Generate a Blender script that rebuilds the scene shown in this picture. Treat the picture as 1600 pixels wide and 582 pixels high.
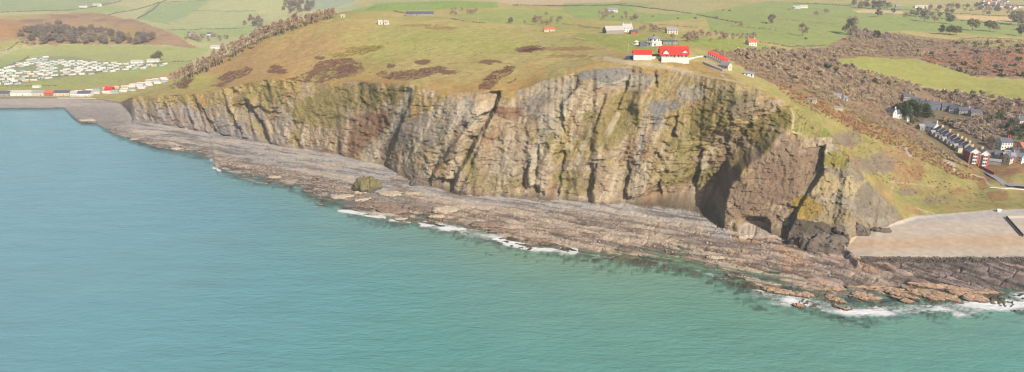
import bpy, math, random
import numpy as np
from mathutils import Vector, Matrix

# ------------------------------------------------------------------ camera, sky, sun, exposure
scene = bpy.context.scene
for o in list(bpy.data.objects):
    bpy.data.objects.remove(o, do_unlink=True)
COL = scene.collection

CAM_H = 200.0            # drone height above the sea, metres
FPX = 1067.0             # focal length in pixels of the 1600 px wide photograph
PITCH = math.radians(17.7)
CX, CY = 800.0, 291.0

cam_data = bpy.data.cameras.new('camera')
cam = bpy.data.objects.new('camera', cam_data)
COL.objects.link(cam)
cam.location = (0, 0, CAM_H)
cam.rotation_euler = (math.radians(90) - PITCH, 0, 0)
cam_data.sensor_width = 36.0
cam_data.lens = 36.0 * FPX / 1600.0
cam_data.clip_start = 1.0
cam_data.clip_end = 60000.0
scene.camera = cam

SUN_AZ = Vector((0.56, -0.83, 0)).normalized()     # horizontal direction towards the sun
SUN_EL = math.radians(37)
sun_dir = Vector((SUN_AZ.x * math.cos(SUN_EL), SUN_AZ.y * math.cos(SUN_EL), math.sin(SUN_EL)))
sun_data = bpy.data.lights.new('sun', 'SUN')
sun = bpy.data.objects.new('sun', sun_data)
COL.objects.link(sun)
sun.location = (300, -300, 600)
sun.rotation_euler = sun_dir.to_track_quat('Z', 'Y').to_euler()
sun_data.energy = 4.7
sun_data.angle = math.radians(0.53)
sun_data.color = (1.0, 0.93, 0.83)

world = bpy.data.worlds.new('World')
scene.world = world
world.use_nodes = True
wn = world.node_tree.nodes
wl = world.node_tree.links
bg = wn['Background']
sky = wn.new('ShaderNodeTexSky')
sky.sky_type = 'NISHITA'
sky.sun_disc = False
sky.sun_elevation = SUN_EL
sky.sun_rotation = math.atan2(SUN_AZ.x, SUN_AZ.y)
sky.air_density = 1.2
sky.dust_density = 2.0
sky.ozone_density = 1.2
wl.new(sky.outputs['Color'], bg.inputs['Color'])
bg.inputs['Strength'].default_value = 0.09

scene.view_settings.view_transform = 'Standard'
scene.view_settings.look = 'None'
scene.view_settings.gamma = 1.0
scene.view_settings.use_curve_mapping = False
scene.view_settings.exposure = 0.74
scene.render.engine = 'CYCLES'
scene.cycles.use_denoising = True
scene.cycles.filter_width = 1.15
scene.cycles.max_bounces = 5
scene.cycles.diffuse_bounces = 2
scene.cycles.glossy_bounces = 2
scene.cycles.transparent_max_bounces = 10
scene.cycles.volume_bounces = 1

# ------------------------------------------------------------------ helpers: projection and noise
SP, CP = math.sin(PITCH), math.cos(PITCH)


def ray(px, py):
    a = (np.asarray(px, float) - CX) / FPX
    b = (CY - np.asarray(py, float)) / FPX
    return a, CP + b * SP, -SP + b * CP


def pix_z(px, py, z):
    """pixel + height -> (u, Y, z) with u = X / Y"""
    a, dy, dz = ray(px, py)
    t = (z - CAM_H) / dz
    return float(a / dy), float(t * dy), float(z)


def pix_Y(px, py, Y):
    a, dy, dz = ray(px, py)
    t = Y / dy
    return float(a / dy), float(Y), float(CAM_H + t * dz)


def project(X, Y, Z):
    w = Y * CP + (CAM_H - Z) * SP
    v = Y * SP - (CAM_H - Z) * CP
    return CX + FPX * X / w, CY - FPX * v / w


_perm = {}


def _hash(ix, iy, iz, seed):
    h = (ix * 374761393 + iy * 668265263 + iz * 2147483647 + seed * 974711) & 0xFFFFFFFF
    h = ((h ^ (h >> 13)) * 1274126177) & 0xFFFFFFFF
    h = h ^ (h >> 16)
    return (h & 0xFFFF).astype(np.float32) / 32767.5 - 1.0


def n2(x, y, seed=0):
    x = np.asarray(x, np.float64); y = np.asarray(y, np.float64)
    x, y = np.broadcast_arrays(x, y)
    x0 = np.floor(x); y0 = np.floor(y)
    fx = (x - x0).astype(np.float32); fy = (y - y0).astype(np.float32)
    ix = x0.astype(np.int64); iy = y0.astype(np.int64)
    z = np.zeros_like(ix)
    fx = fx * fx * fx * (fx * (fx * 6 - 15) + 10); fy = fy * fy * fy * (fy * (fy * 6 - 15) + 10)
    a = _hash(ix, iy, z, seed); b = _hash(ix + 1, iy, z, seed)
    c = _hash(ix, iy + 1, z, seed); d = _hash(ix + 1, iy + 1, z, seed)
    return (a + (b - a) * fx) * (1 - fy) + (c + (d - c) * fx) * fy


def fbm2(x, y, octv=4, seed=0, gain=0.5):
    s = 0; amp = 1.0; tot = 0
    c, sn = math.cos(0.6), math.sin(0.6)
    for i in range(octv):
        s = s + amp * n2(x, y, seed + i * 17)
        tot += amp
        amp *= gain
        x, y = (x * c - y * sn) * 2.03, (x * sn + y * c) * 2.03
    return s / tot


def ridge2(x, y, octv=4, seed=0, gain=0.5):
    s = 0; amp = 1.0; tot = 0
    for i in range(octv):
        s = s + amp * (1 - np.abs(n2(x, y, seed + i * 13)) * 2)
        tot += amp; amp *= gain
        x, y = x * 2.07 + 3.1, y * 2.07 + 1.7
    return s / tot


def sstep(a, b, x):
    t = np.clip((x - a) / (b - a), 0, 1)
    return t * t * (3 - 2 * t)


ALB = 0.56               # photograph tones -> surface albedo


def C(r, g, b, k=1.0):
    v = np.array([r, g, b], float) / 255.0
    lin = np.where(v <= 0.04045, v / 12.92, ((v + 0.055) / 1.055) ** 2.4)
    return lin * ALB * k


def in_poly(px, py, poly):
    inside = np.zeros(px.shape, bool)
    x0 = min(p[0] for p in poly); x1 = max(p[0] for p in poly)
    y0 = min(p[1] for p in poly); y1 = max(p[1] for p in poly)
    sel = (px >= x0) & (px <= x1) & (py >= y0) & (py <= y1)
    if not sel.any():
        return inside
    qx = px[sel]; qy = py[sel]
    r = np.zeros(qx.shape, bool)
    n = len(poly)
    for i in range(n):
        ax, ay = poly[i]; bx, by = poly[(i + 1) % n]
        if ay == by:
            continue
        c = ((ay > qy) != (by > qy)) & (qx < (bx - ax) * (qy - ay) / (by - ay) + ax)
        r ^= c
    inside[sel] = r
    return inside


def line_dist(px, py, pts):
    """distance in px of points to a polyline"""
    best = np.full(px.shape, 1e9, np.float32)
    for (ax, ay), (bx, by) in zip(pts[:-1], pts[1:]):
        dx, dy = bx - ax, by - ay
        L = dx * dx + dy * dy + 1e-9
        t = np.clip(((px - ax) * dx + (py - ay) * dy) / L, 0, 1)
        d = np.hypot(px - ax - t * dx, py - ay - t * dy)
        np.minimum(best, d, out=best)
    return best


# ------------------------------------------------------------------ terrain: control curves
def curve(pts):
    pts = sorted(pts)
    u = np.array([p[0] for p in pts]); Y = np.array([p[1] for p in pts]); Z = np.array([p[2] for p in pts])
    return u, Y, Z


SHORE_PX = [(-260, 176), (-100, 172), (0, 169), (60, 169), (100, 168), (118, 186), (126, 190), (150, 192), (162, 200), (182, 211), (240, 230),
            (305, 240), (330, 246), (338, 262), (400, 279), (470, 290), (500, 311), (560, 329), (600, 338), (640, 343), (700, 353),
            (760, 369), (830, 384), (900, 391), (950, 397), (1040, 405), (1100, 419), (1150, 432), (1185, 447), (1250, 455),
            (1320, 462), (1420, 460), (1540, 458), (1600, 448), (1700, 440), (1850, 440)]
shore = curve([pix_z(x, y, 0.0) for x, y in SHORE_PX])
BASE_PX = [(-260, 158, 3), (0, 154, 4), (100, 154, 4), (160, 157, 4), (188, 163, 4), (203, 178, 4), (208, 189, 4), (250, 195, 4), (330, 209, 4),
           (400, 221, 4), (440, 229, 4), (520, 240, 4), (560, 250, 4), (600, 262, 4), (640, 284, 4), (680, 294, 4), (720, 307, 4),
           (800, 309, 4), (900, 317, 4), (1000, 322, 4), (1060, 328, 4), (1100, 340, 3.5), (1130, 360, 3), (1170, 364, 3), (1205, 367, 3),
           (1232, 378, 2.6), (1290, 384, 2.6), (1322, 384, 2.8), (1340, 368, 4), (1370, 360, 5), (1400, 352, 5), (1430, 343, 5.5), (1480, 338, 6), (1540, 332, 6),
           (1600, 330, 6), (1700, 326, 6), (1850, 320, 6)]
basec = curve([pix_z(*p) for p in BASE_PX])
# cliff edge: pixel, distance behind the foot of the cliff below it
TOP_PX = [(-260, 156, 8), (0, 152.5, 8), (100, 152.5, 8), (160, 155, 8), (188, 159, 10), (206, 153, 16), (222, 149, 20), (260, 150, 20), (300, 146, 24), (350, 138, 28),
          (400, 127, 34), (440, 122, 38), (480, 130, 40), (560, 128, 50), (640, 133, 58), (700, 147, 58), (780, 141, 68),
          (800, 145, 68), (850, 126, 74), (900, 112, 78), (960, 105, 80), (1020, 108, 82), (1080, 115, 84), (1150, 129, 86),
          (1200, 146, 88), (1245, 166, 96), (1285, 196, 95), (1330, 240, 70), (1370, 285, 48), (1400, 312, 30), (1430, 322, 18), (1480, 325, 14), (1540, 323, 12), (1600, 322, 10),
          (1700, 318, 10), (1850, 312, 10)]
tops = []
for x, y, s in TOP_PX:
    a, dy, dz = ray(x, y)
    uu = float(a / dy)
    Yb = float(np.interp(uu, basec[0], basec[1]))
    tops.append(pix_Y(x, y, Yb + s))
topc = curve(tops)

# inland control points: (px, py, height) or hidden ones given by distance
INL = [
    # valley flats behind the far bay
    (0, 130, 6), (100, 130, 6), (200, 135, 7), (0, 100, 9), (100, 98, 10), (200, 105, 9), (280, 105, 9), (0, 82, 13), (150, 80, 14), (300, 85, 12),
    (60, 72, 20), (200, 73, 20), (300, 76, 17), (340, 72, 18),
    # wooded hill and fields beyond
    (0, 40, 62), (100, 30, 66), (200, 29, 62), (260, 50, 45), (330, 62, 26), (400, 45, 38), (0, 10, 92), (100, 12, 84), (200, 12, 74),
    (300, 18, 64), (420, 20, 62), (300, 3, 84), (480, 10, 70), (100, 1, 100), (460, 1, 90),
    # grassy hill above the cliffs
    (600, 110, 90), (600, 80, 103), (600, 55, 115), (600, 38, 124), (680, 100, 98), (700, 120, 93), (520, 60, 111), (520, 95, 92), (450, 80, 94),
    (400, 95, 82), (340, 120, 58), (700, 60, 116), (700, 30, 126), 
    (800, 38, 119), (800, 80, 109), (800, 118, 98), (880, 60, 118), (880, 95, 108), (960, 95, 114), (1000, 88, 119), (1060, 88, 119), (960, 72, 120), (1020, 70, 121),
    (960, 48, 119), (900, 30, 119), (1050, 50, 115), (850, 8, 116), (950, 14, 112), (1000, 30, 110),
    # land to the right
    (1100, 60, 112), (1100, 40, 104), (1100, 10, 96), (1180, 70, 100), (1130, 95, 111), (1160, 112, 104), (1200, 118, 95), (1250, 140, 88), (1200, 40, 95), (1250, 20, 92),
    (1250, 85, 88), (1300, 100, 78), (1250, 115, 86), (1350, 140, 62), (1400, 110, 62), (1330, 92, 74), (1500, 140, 44), (1590, 140, 42), (1400, 60, 76), (1300, 50, 86),
    (1400, 30, 82), (1550, 60, 70), (1550, 100, 55), (1550, 15, 72), (1450, 5, 85), (1300, 5, 96), (1600, 35, 66), (1700, 60, 62), (1700, 150, 38),
    # town valley
    (1440, 165, 36), (1500, 185, 30), (1560, 180, 34), (1590, 200, 28), (1480, 205, 27), (1530, 240, 19), (1560, 245, 18), (1590, 280, 11), (1640, 260, 14), (1700, 230, 20),
]
HID = [  # distance, given pixel: ridge lines and the ground behind them
    (240, 143, 965), (270, 133, 985), (300, 112, 1010), (350, 88, 1050), (400, 64, 1090), (450, 44, 1130), (500, 28, 1170), (525, 23, 1210), (560, 19, 1270), (590, 8, 1340), (640, 5, 1420), (700, 3, 1500), (770, 3, 1600), (620, 18, 1230), (680, 14, 1330),
    (1300, 172, 640), (1350, 190, 648), (1400, 214, 642), (1450, 243, 628), (1500, 272, 612), (1550, 290, 604), (1600, 300, 600), (1700, 296, 610), (1850, 290, 620),
    (1300, 215, 605), (1350, 250, 580), (1400, 270, 585), (1450, 295, 575), (1520, 305, 585), (1850, 200, 820),
]
PTS = [pix_z(*p) for p in INL] + [pix_Y(*p) for p in HID]
for x, y, z in zip(*topc):
    PTS.append((x, y, z))
def uxy(u, Y, z):
    PTS.append((u, Y, z))
# behind the left ridge and behind the headland (not seen from the camera)
for (px, Y, z) in [(300, 1110, 22), (350, 1190, 20), (400, 1270, 20), (450, 1380, 24), (500, 1500, 40), (540, 1700, 70),
                   (1400, 720, 42), (1450, 700, 32), (1500, 675, 22), (1350, 740, 56), (1560, 640, 10)]:
    uxy((px - CX) / FPX / 1.0, Y, z)
# beyond the frame
for u in (-1.3, -0.9, -0.5, -0.1, 0.3, 0.7, 1.2):
    uxy(u, 6500, 150 + 30 * math.sin(u * 7)); uxy(u, 12500, 330)
for u in (-1.3, -1.0):
    uxy(u, 1300, 12); uxy(u, 1800, 40); uxy(u, 2600, 95)
for u in (1.0, 1.3):
    uxy(u, 720, 12); uxy(u, 1000, 40); uxy(u, 2000, 75)
P = np.array(PTS)


def tp_coords(u, Y):
    return np.stack([u * 1.6, np.log(Y / 600.0)], -1)


Q = tp_coords(P[:, 0], P[:, 1])
n = len(Q)


def tpk(r2):
    return 0.5 * r2 * np.log(r2 + 1e-12)


K = tpk(((Q[:, None] - Q[None]) ** 2).sum(-1)) + np.eye(n) * 4e-4
Pm = np.concatenate([np.ones((n, 1)), Q], 1)
A = np.zeros((n + 3, n + 3)); A[:n, :n] = K; A[:n, n:] = Pm; A[n:, :n] = Pm.T
sol = np.linalg.solve(A, np.concatenate([P[:, 2], np.zeros(3)]))

CU = np.linspace(-1.3, 1.3, 330)
CL = np.linspace(math.log(300), math.log(13000), 330)
gu, gl = np.meshgrid(CU, CL, indexing='ij')
qq = tp_coords(gu.ravel(), np.exp(gl.ravel()))
HG = np.zeros(len(qq))
for i in range(0, len(qq), 20000):
    blk = qq[i:i + 20000]
    HG[i:i + 20000] = tpk(((blk[:, None] - Q[None]) ** 2).sum(-1)) @ sol[:n] + sol[n] + blk @ sol[n + 1:]
HG = HG.reshape(gu.shape)


def inland(u, Y):
    fu = np.clip((u - CU[0]) / (CU[1] - CU[0]), 0, len(CU) - 1.001)
    fl = np.clip((np.log(np.maximum(Y, 301)) - CL[0]) / (CL[1] - CL[0]), 0, len(CL) - 1.001)
    i = fu.astype(int); j = fl.astype(int); a = fu - i; b = fl - j
    return (HG[i, j] * (1 - a) + HG[i + 1, j] * a) * (1 - b) + (HG[i, j + 1] * (1 - a) + HG[i + 1, j + 1] * a) * b


def curves_at(u):
    Ys = np.interp(u, shore[0], shore[1])
    Yb = np.interp(u, basec[0], basec[1]); Zb = np.interp(u, basec[0], basec[2])
    Yt = np.interp(u, topc[0], topc[1])
    wob = n2(u * 30, 0.5, 871) * 0.5 + n2(u * 70, 0.5, 872) * 0.22 + n2(u * 210, 0.5, 873) * 0.18 + n2(u * 430, 0.5, 879) * 0.08
    wob2 = n2(u * 36, 2.5, 874) * 0.5 + n2(u * 110, 2.5, 875) * 0.3
    wob3 = n2(u * 26, 4.5, 876) * 0.5 + n2(u * 70, 4.5, 877) * 0.35 + n2(u * 180, 4.5, 878) * 0.22
    hasc = np.clip((Yt - Yb - 12) / 30, 0, 1)
    Yt = Yt + wob * 8 * hasc
    Yb = Yb + wob2 * np.interp(u, [0.26, 0.32, 0.46, 0.5], [12, 2.5, 2.5, 10]) * np.clip((Yt - Yb - 12) / 30, 0.1, 1)
    Ys = Ys + wob3 * np.interp(u, [-0.66, -0.6, -0.3, 0.3, 0.5], [1, 8, 11, 11, 9])
    Ys = np.minimum(Ys, Yb - 4)
    Yt = np.maximum(Yt, Yb + 4)
    return Ys, Yb, Zb, Yt


def base_height(u, Y):
    Ys, Yb, Zb, Yt = curves_at(u)
    zt = inland(u, Yt)
    tc = np.clip((Y - Yb) / (Yt - Yb), 0, 1)
    cliff = Zb + (zt - Zb) * (0.35 * tc + 0.65 * (1 - (1 - tc) ** 1.35))
    tp = (Y - Ys) / (Yb - Ys)
    plat = np.where(tp < 0, np.maximum((Y - Ys) * 0.06, -14.0), Zb * np.clip(tp, 0, 1) ** 0.9)
    z = np.where(Y < Yb, plat, np.where(Y < Yt, cliff, inland(u, np.maximum(Y, Yt))))
    return np.where(Y >= Yb, np.maximum(z, 2.0), z)


def ground_at(X, Y):
    return float(base_height(np.array([X / Y]), np.array([Y]))[0])


def hit(px, py, Y0=330.0, Y1=9000.0):
    """first point of the ground seen through a pixel"""
    a, dy, dz = ray(px, py)
    Y = np.exp(np.linspace(math.log(Y0), math.log(Y1), 6000))
    zr = CAM_H + Y / dy * dz
    zg = base_height(np.full(Y.shape, a / dy), Y)
    k = np.nonzero(zr <= zg)[0]
    i = k[0] if len(k) else len(Y) - 1
    yy = float(Y[i])
    return Vector((float(a / dy) * yy, yy, float(zg[i])))

# ------------------------------------------------------------------ materials
def newmat(name):
    m = bpy.data.materials.new(name)
    m.use_nodes = True
    nt = m.node_tree
    b = nt.nodes['Principled BSDF']
    return m, nt, b


def N(nt, kind, **kw):
    nd = nt.nodes.new(kind)
    for k, v in kw.items():
        if k in nd.inputs:
            nd.inputs[k].default_value = v
        else:
            setattr(nd, k, v)
    return nd


def plain(name, rgb, rough=0.8, var=0.12, scale=0.8, spec=0.3, metal=0.0):
    """procedural material: a colour with soft mottling"""
    m, nt, b = newmat(name)
    tc = N(nt, 'ShaderNodeTexCoord')
    no = N(nt, 'ShaderNodeTexNoise', Scale=scale, Detail=4.0, Roughness=0.6)
    nt.links.new(tc.outputs['Object'], no.inputs['Vector'])
    mr = N(nt, 'ShaderNodeMapRange')
    mr.inputs[1].default_value = 0.25; mr.inputs[2].default_value = 0.75
    mr.inputs[3].default_value = 1 - var * 1.6; mr.inputs[4].default_value = 1 + var * 1.6
    nt.links.new(no.outputs['Fac'], mr.inputs[0])
    mx = N(nt, 'ShaderNodeVectorMath', operation='SCALE')
    mx.inputs[0].default_value = tuple(rgb)
    nt.links.new(mr.outputs[0], mx.inputs['Scale'])
    nt.links.new(mx.outputs[0], b.inputs['Base Color'])
    b.inputs['Roughness'].default_value = rough
    b.inputs['Specular IOR Level'].default_value = spec
    b.inputs['Metallic'].default_value = metal
    return m


def ground_mat(name, scales, var, bump, bdist, rough=0.95, stretch=(1, 1, 1)):
    """land cover colour from the mesh, broken up by world-space noise and bumped"""
    m, nt, b = newmat(name)
    at = N(nt, 'ShaderNodeAttribute', attribute_name='cover')
    ge = N(nt, 'ShaderNodeNewGeometry')
    mp = N(nt, 'ShaderNodeMapping')
    mp.inputs['Scale'].default_value = stretch
    nt.links.new(ge.outputs['Position'], mp.inputs['Vector'])
    fac = None
    for i, s in enumerate(scales):
        no = N(nt, 'ShaderNodeTexNoise', Scale=s, Detail=5.0, Roughness=0.65)
        nt.links.new(mp.outputs[0], no.inputs['Vector'])
        if fac is None:
            fac = no.outputs['Fac']
        else:
            ad = N(nt, 'ShaderNodeMath', operation='ADD')
            nt.links.new(fac, ad.inputs[0]); nt.links.new(no.outputs['Fac'], ad.inputs[1])
            fac = ad.outputs[0]
    mr = N(nt, 'ShaderNodeMapRange')
    k = len(scales)
    mr.inputs[1].default_value = 0.3 * k; mr.inputs[2].default_value = 0.7 * k
    mr.inputs[3].default_value = 1 - var; mr.inputs[4].default_value = 1 + var
    nt.links.new(fac, mr.inputs[0])
    mx = N(nt, 'ShaderNodeVectorMath', operation='SCALE')
    nt.links.new(at.outputs['Vector'], mx.inputs[0])
    nt.links.new(mr.outputs[0], mx.inputs['Scale'])
    nt.links.new(mx.outputs[0], b.inputs['Base Color'])
    b.inputs['Roughness'].default_value = rough
    b.inputs['Specular IOR Level'].default_value = 0.15
    bu = N(nt, 'ShaderNodeBump', Strength=bump, Distance=bdist)
    nt.links.new(fac, bu.inputs['Height'])
    nt.links.new(bu.outputs[0], b.inputs['Normal'])
    return m


M_ROCK = ground_mat('cliff_rock', (0.30, 1.0), 0.36, 1.0, 1.8)
M_PLAT = ground_mat('shore_rock', (0.35, 1.2), 0.36, 1.0, 0.8)
M_SAND = ground_mat('beach_sand', (0.05, 0.9), 0.07, 0.25, 0.10)
M_TURF = ground_mat('turf', (0.12, 0.9), 0.30, 1.0, 0.8)
M_SCRUB = ground_mat('scrub_ground', (0.2, 1.2), 0.36, 1.0, 1.0)
M_FIELD = ground_mat('pasture', (0.03, 0.5), 0.12, 0.4, 0.3)

# ------------------------------------------------------------------ terrain mesh
NU, NR = 1250, 640
core = np.linspace(-0.80, 0.885, NU - 110)
left = -0.80 - (np.linspace(0, 1, 56)[1:] ** 1.3)[::-1] * 0.45
right = 0.885 + (np.linspace(0, 1, 56)[1:] ** 1.3) * 0.36
U = np.concatenate([left, core, right])
NU = len(U)
Yf = np.concatenate([np.arange(300, 1350, 0.75), np.exp(np.linspace(math.log(1350), math.log(12800), 700))])
uu, yy = np.meshgrid(U, Yf, indexing='ij')
zf = base_height(uu, yy)
dY = np.diff(Yf)[None]
dz = np.abs(np.diff(zf, axis=1))
Ym = 0.5 * (Yf[1:] + Yf[:-1])[None]
Ysf, Ybf, Zbf, Ytf = curves_at(U)
w = 1.25 * dz / Ym + dY * CAM_H / Ym ** 2 * np.where(Ym > Ysf[:, None] - 8, 1.0, 0.12) + 0.02 * dY / Ym
cum = np.concatenate([np.zeros((NU, 1)), np.cumsum(w, 1)], 1)
cum /= cum[:, -1:]
tt = np.linspace(0, 1, NR)
GY = np.empty((NU, NR))
for i in range(NU):
    GY[i] = np.interp(tt, cum[i], Yf)
GU = np.repeat(U[:, None], NR, 1)
GZ = base_height(GU, GY)
GX = GU * GY
PX, PY = project(GX, GY, GZ)
PX = PX.astype(np.float32); PY = PY.astype(np.float32)
Ys2, Yb2, Zb2, Yt2 = [np.repeat(a[:, None], NR, 1) for a in (Ysf, Ybf, Zbf, Ytf)]
zone_sea = GY < Ys2
zone_plat = (GY >= Ys2) & (GY < Yb2)
zone_cliff = (GY >= Yb2) & (GY < Yt2)
zone_land = GY >= Yt2
TC = np.clip((GY - Yb2) / (Yt2 - Yb2), 0, 1)
TP = np.clip((GY - Ys2) / (Yb2 - Ys2), -1, 1)
zt2 = base_height(GU, Yt2)
CH = zt2 - Zb2                                    # height of the cliff in this column

# --- cliff relief (metres pushed back from the sea, along the ground)
fx = np.interp(PX, [150, 430, 520, 900, 1150, 1300, 1600], [-0.42, -0.35, 0.10, 0.50, 0.45, 0.25, 0.2])   # lean of the gullies
S = PX + fx * (PY - 200)                          # coordinate across the gullies
sx = GX * 0.88 - GY * 0.47                        # metres along the coast
hgt = GZ
cl = zone_cliff & (CH > 5)
rel = np.zeros(GX.shape, np.float32)
CS = np.nonzero(cl)
s_, y_, x_, z_ = S[CS], PY[CS], sx[CS], hgt[CS]
xr = GX[CS]; yr = GY[CS]
pxc = PX[CS]
warp = fbm2(x_ / 30, z_ / 30, 3, 5) * 9
# sawtooth ribs: slow ramp that faces the sun, sharp wall that faces away
def saw(v, sharp=0.16):
    f = v - np.floor(v)
    return np.where(f < sharp, f / sharp, (1 - f) / (1 - sharp))
ribs = saw((s_ + warp * 1.2) / 23.0 + 0.25 * fbm2(s_ / 60, y_ / 50, 2, 9))
ribs2 = saw((s_ + warp * 2.0) / 9.5 + 0.4 * n2(s_ / 40, y_ / 30, 19))
kl = np.interp(pxc, [200, 420, 480, 640, 800, 1130, 1350], [1.35, 1.35, 0.3, 0.3, 0.22, 0.08, 0.08])
amp = np.interp(pxc, [190, 240, 420, 480, 640, 1000, 1140, 1180, 1320, 1360, 1600], [3, 6.0, 6.0, 4, 5, 5.5, 4, 3.6, 3, 1.2, 0.6])
mod = 0.35 + 0.65 * sstep(-0.25, 0.35, fbm2(x_ / 55, z_ / 40, 2, 31))
r = -amp * kl * mod * (ribs - 0.5) * 1.1 - amp * 0.10 * mod * (ribs2 - 0.5)
wx = fbm2(x_ / 34, z_ / 26, 3, 141) * 14; wz = fbm2(x_ / 34, z_ / 26, 3, 142) * 14
ln = np.interp(pxc, [200, 430, 520, 1300], [-0.3, -0.3, 0.45, 0.45]) * z_     # gullies lean
r += -amp * (fbm2((x_ - ln + wx) / 30, (z_ + wz) / 42, 4, 41) * 1.0 + (ridge2((x_ - ln + wx) / 24, (z_ + wz) / 34, 5, 47, 0.55) - 0.1) * 0.85)
# benches: broken ledges that run along the face
r += amp * 0.75 * fbm2((x_ + wx) / 46, (z_ + wz * 0.6) / 9, 3, 143) * (0.3 + 0.7 * sstep(-0.1, 0.4, fbm2(x_ / 70, z_ / 50, 2, 144)))
crk = np.abs(n2((s_ + warp) / 7.0, y_ / 26, 57)); r += 1.1 * np.clip(1 - crk / 0.12, 0, 1) * mod
crk = np.abs(n2((s_ - warp) / 3.2, y_ / 9, 58)); r += 0.8 * np.clip(1 - crk / 0.16, 0, 1)
crk = np.abs(n2(x_ / 16 + 2 * warp / 9, z_ / 5.0, 59)); r += 1.0 * np.clip(1 - crk / 0.12, 0, 1) * sstep(-0.1, 0.3, fbm2(x_ / 40, z_ / 25, 2, 61))
# bedding: small ledges across the face
bed = saw(z_ / 3.4 + 0.06 * x_ / 3.4 + 2.2 * fbm2(x_ / 35, z_ / 40, 3, 77), 0.3)
r += (bed - 0.5) * 0.45 * (0.4 + 0.6 * sstep(-0.3, 0.3, n2(x_ / 24, z_ / 14, 83)))
r += -1.25 * fbm2(x_ / 3.2, z_ / 2.6, 4, 91, 0.6)
blk = np.floor((x_ + 3 * fbm2(x_ / 6, z_ / 6, 2, 151)) / 3.4) * 7.13 + np.floor((z_ + 3 * fbm2(x_ / 7, z_ / 7, 2, 152)) / 4.2) * 3.71
r += 0.9 * np.sin(blk * 12.9898) * (0.35 + 0.65 * sstep(-0.2, 0.3, fbm2(x_ / 30, z_ / 30, 2, 153)))
crk = np.abs(fbm2(x_ / 9 + wx / 20, z_ / 9 + wz / 20, 3, 154)); r += 2.0 * np.clip(1 - crk / 0.05, 0, 1) * sstep(-0.2, 0.3, fbm2(x_ / 45, z_ / 30, 2, 155))


def xline(pts, y):
    p = sorted((b, a) for a, b in pts)
    return np.interp(y, [q[0] for q in p], [q[1] for q in p]), (y > p[0][0] - 3) & (y < p[-1][0] + 4), p[0][0], p[-1][0]


def step(pts, depth, wl_, wr_, proud=0.35):
    """a wall facing left along a line: recessed on its left, proud on its right"""
    global r
    xl, ok, ya, yb = xline(pts, y_)
    d = pxc - xl + fbm2(x_ / 9, z_ / 9, 3, int(pts[0][0])) * 4.5
    env = sstep(ya - 3, ya + 10, y_) * (1 - sstep(yb - 2, yb + 5, y_))
    f = np.where(d < 0, -np.clip(1 + d / wl_, 0, 1), 0) * (1 - np.exp(-np.abs(d) / 1.2) * 0.2)
    g = np.where(d >= 0, np.clip(1 - d / wr_, 0, 1) * proud, 0)
    r = r + (-f * depth - g * depth) * env * (0.7 + 0.5 * sstep(-0.3, 0.3, n2(x_ / 20, z_ / 9, int(pts[0][0]) + 3)))


STEPS = [([(645, 138), (640, 160), (628, 195), (612, 235), (598, 264)], 9, 34, 26),
         ([(786, 140), (775, 170), (755, 205), (737, 240), (716, 270), (703, 306)], 13, 36, 40),
         ([(735, 190), (712, 220), (692, 250), (677, 270), (675, 298)], 10, 24, 22),
         ([(655, 212), (640, 246)], 4, 14, 12), ([(566, 128), (563, 150), (572, 162)], 5, 12, 14),
         ([(472, 186), (466, 230)], 5, 20, 14), ([(530, 215), (528, 240)], 3, 10, 10),
         ([(385, 150), (402, 180), (416, 205), (420, 226)], 8, 26, 12), ([(350, 155), (368, 185), (380, 215)], 6, 20, 10),
         ([(310, 160), (330, 190), (338, 208)], 5, 18, 8), ([(255, 160), (268, 190)], 5, 16, 8), ([(228, 165), (238, 192)], 5, 14, 8),
         ([(905, 113), (901, 136), (880, 160), (884, 205)], 6, 26, 22), ([(1027, 108), (1028, 135)], 6, 12, 14),
         ([(829, 245), (820, 292)], 5, 18, 16), ([(932, 255), (925, 316)], 6, 22, 18), ([(1033, 282), (1034, 322)], 5, 22, 18),
         ([(985, 112), (980, 140), (965, 170)], 4, 14, 16), ([(1062, 175), (1056, 215)], 4, 14, 14),
         ([(845, 225), (838, 300)], 3, 16, 12), ([(885, 235), (872, 308)], 5, 20, 14), ([(985, 250), (978, 318)], 4, 18, 14),
         ([(765, 190), (748, 235), (722, 300)], 4, 14, 10), ([(950, 150), (930, 205)], 4, 14, 14), ([(1100, 240), (1085, 310)], 3, 18, 14),
         ([(1292, 225), (1286, 270), (1262, 300), (1245, 330), (1228, 372)], 8, 44, 36), 
          
         ]
for a in STEPS:
    step(*a)
# gully on the left flank of the headland: bottom along A, crest along B
A = [(1207, 165), (1195, 181), (1146, 235), (1126, 285), (1108, 312), (1090, 345)]
B = [(1247, 165), (1226, 205), (1192, 243), (1160, 268), (1141, 300), (1130, 352)]
xa, ok, ya, yb = xline(A, y_)
xb, _, _, _ = xline(B, y_)
jit = fbm2(x_ / 10, z_ / 10, 3, 131) * 4
pj = pxc + jit
tg = np.where(pj < xa, np.clip(1 - (xa - pj) / np.interp(y_, [165, 220, 330], [40, 90, 130]), 0, 1), np.where(pj < xb, 1 - ((pj - xa) / (xb - xa)) ** 2.2, 0))
r += tg * np.interp(y_, [166, 190, 240, 300, 350], [0, 14, 34, 42, 38]) 
edge = sstep(0, 0.05, TC[CS]) * (1 - 0.8 * sstep(0.93, 1.0, TC[CS]))
endfade = sstep(196, 215, pxc)
rel[CS] = r * (0.12 + 0.88 * edge) * np.clip(CH[CS] / 40, 0.12, 1)
# a low cove under the headland: the foot of the face is cut back
cwin = np.sqrt(np.clip(1 - ((PX - 1179) / 25.0) ** 2, 0, 1))
rel += np.where(zone_cliff, 17.0 * cwin * (1 - sstep(0.03, 0.11, TC)), 0).astype(np.float32)
COVE = zone_cliff & (cwin > 0.05) & (TC < 0.03)
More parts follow.
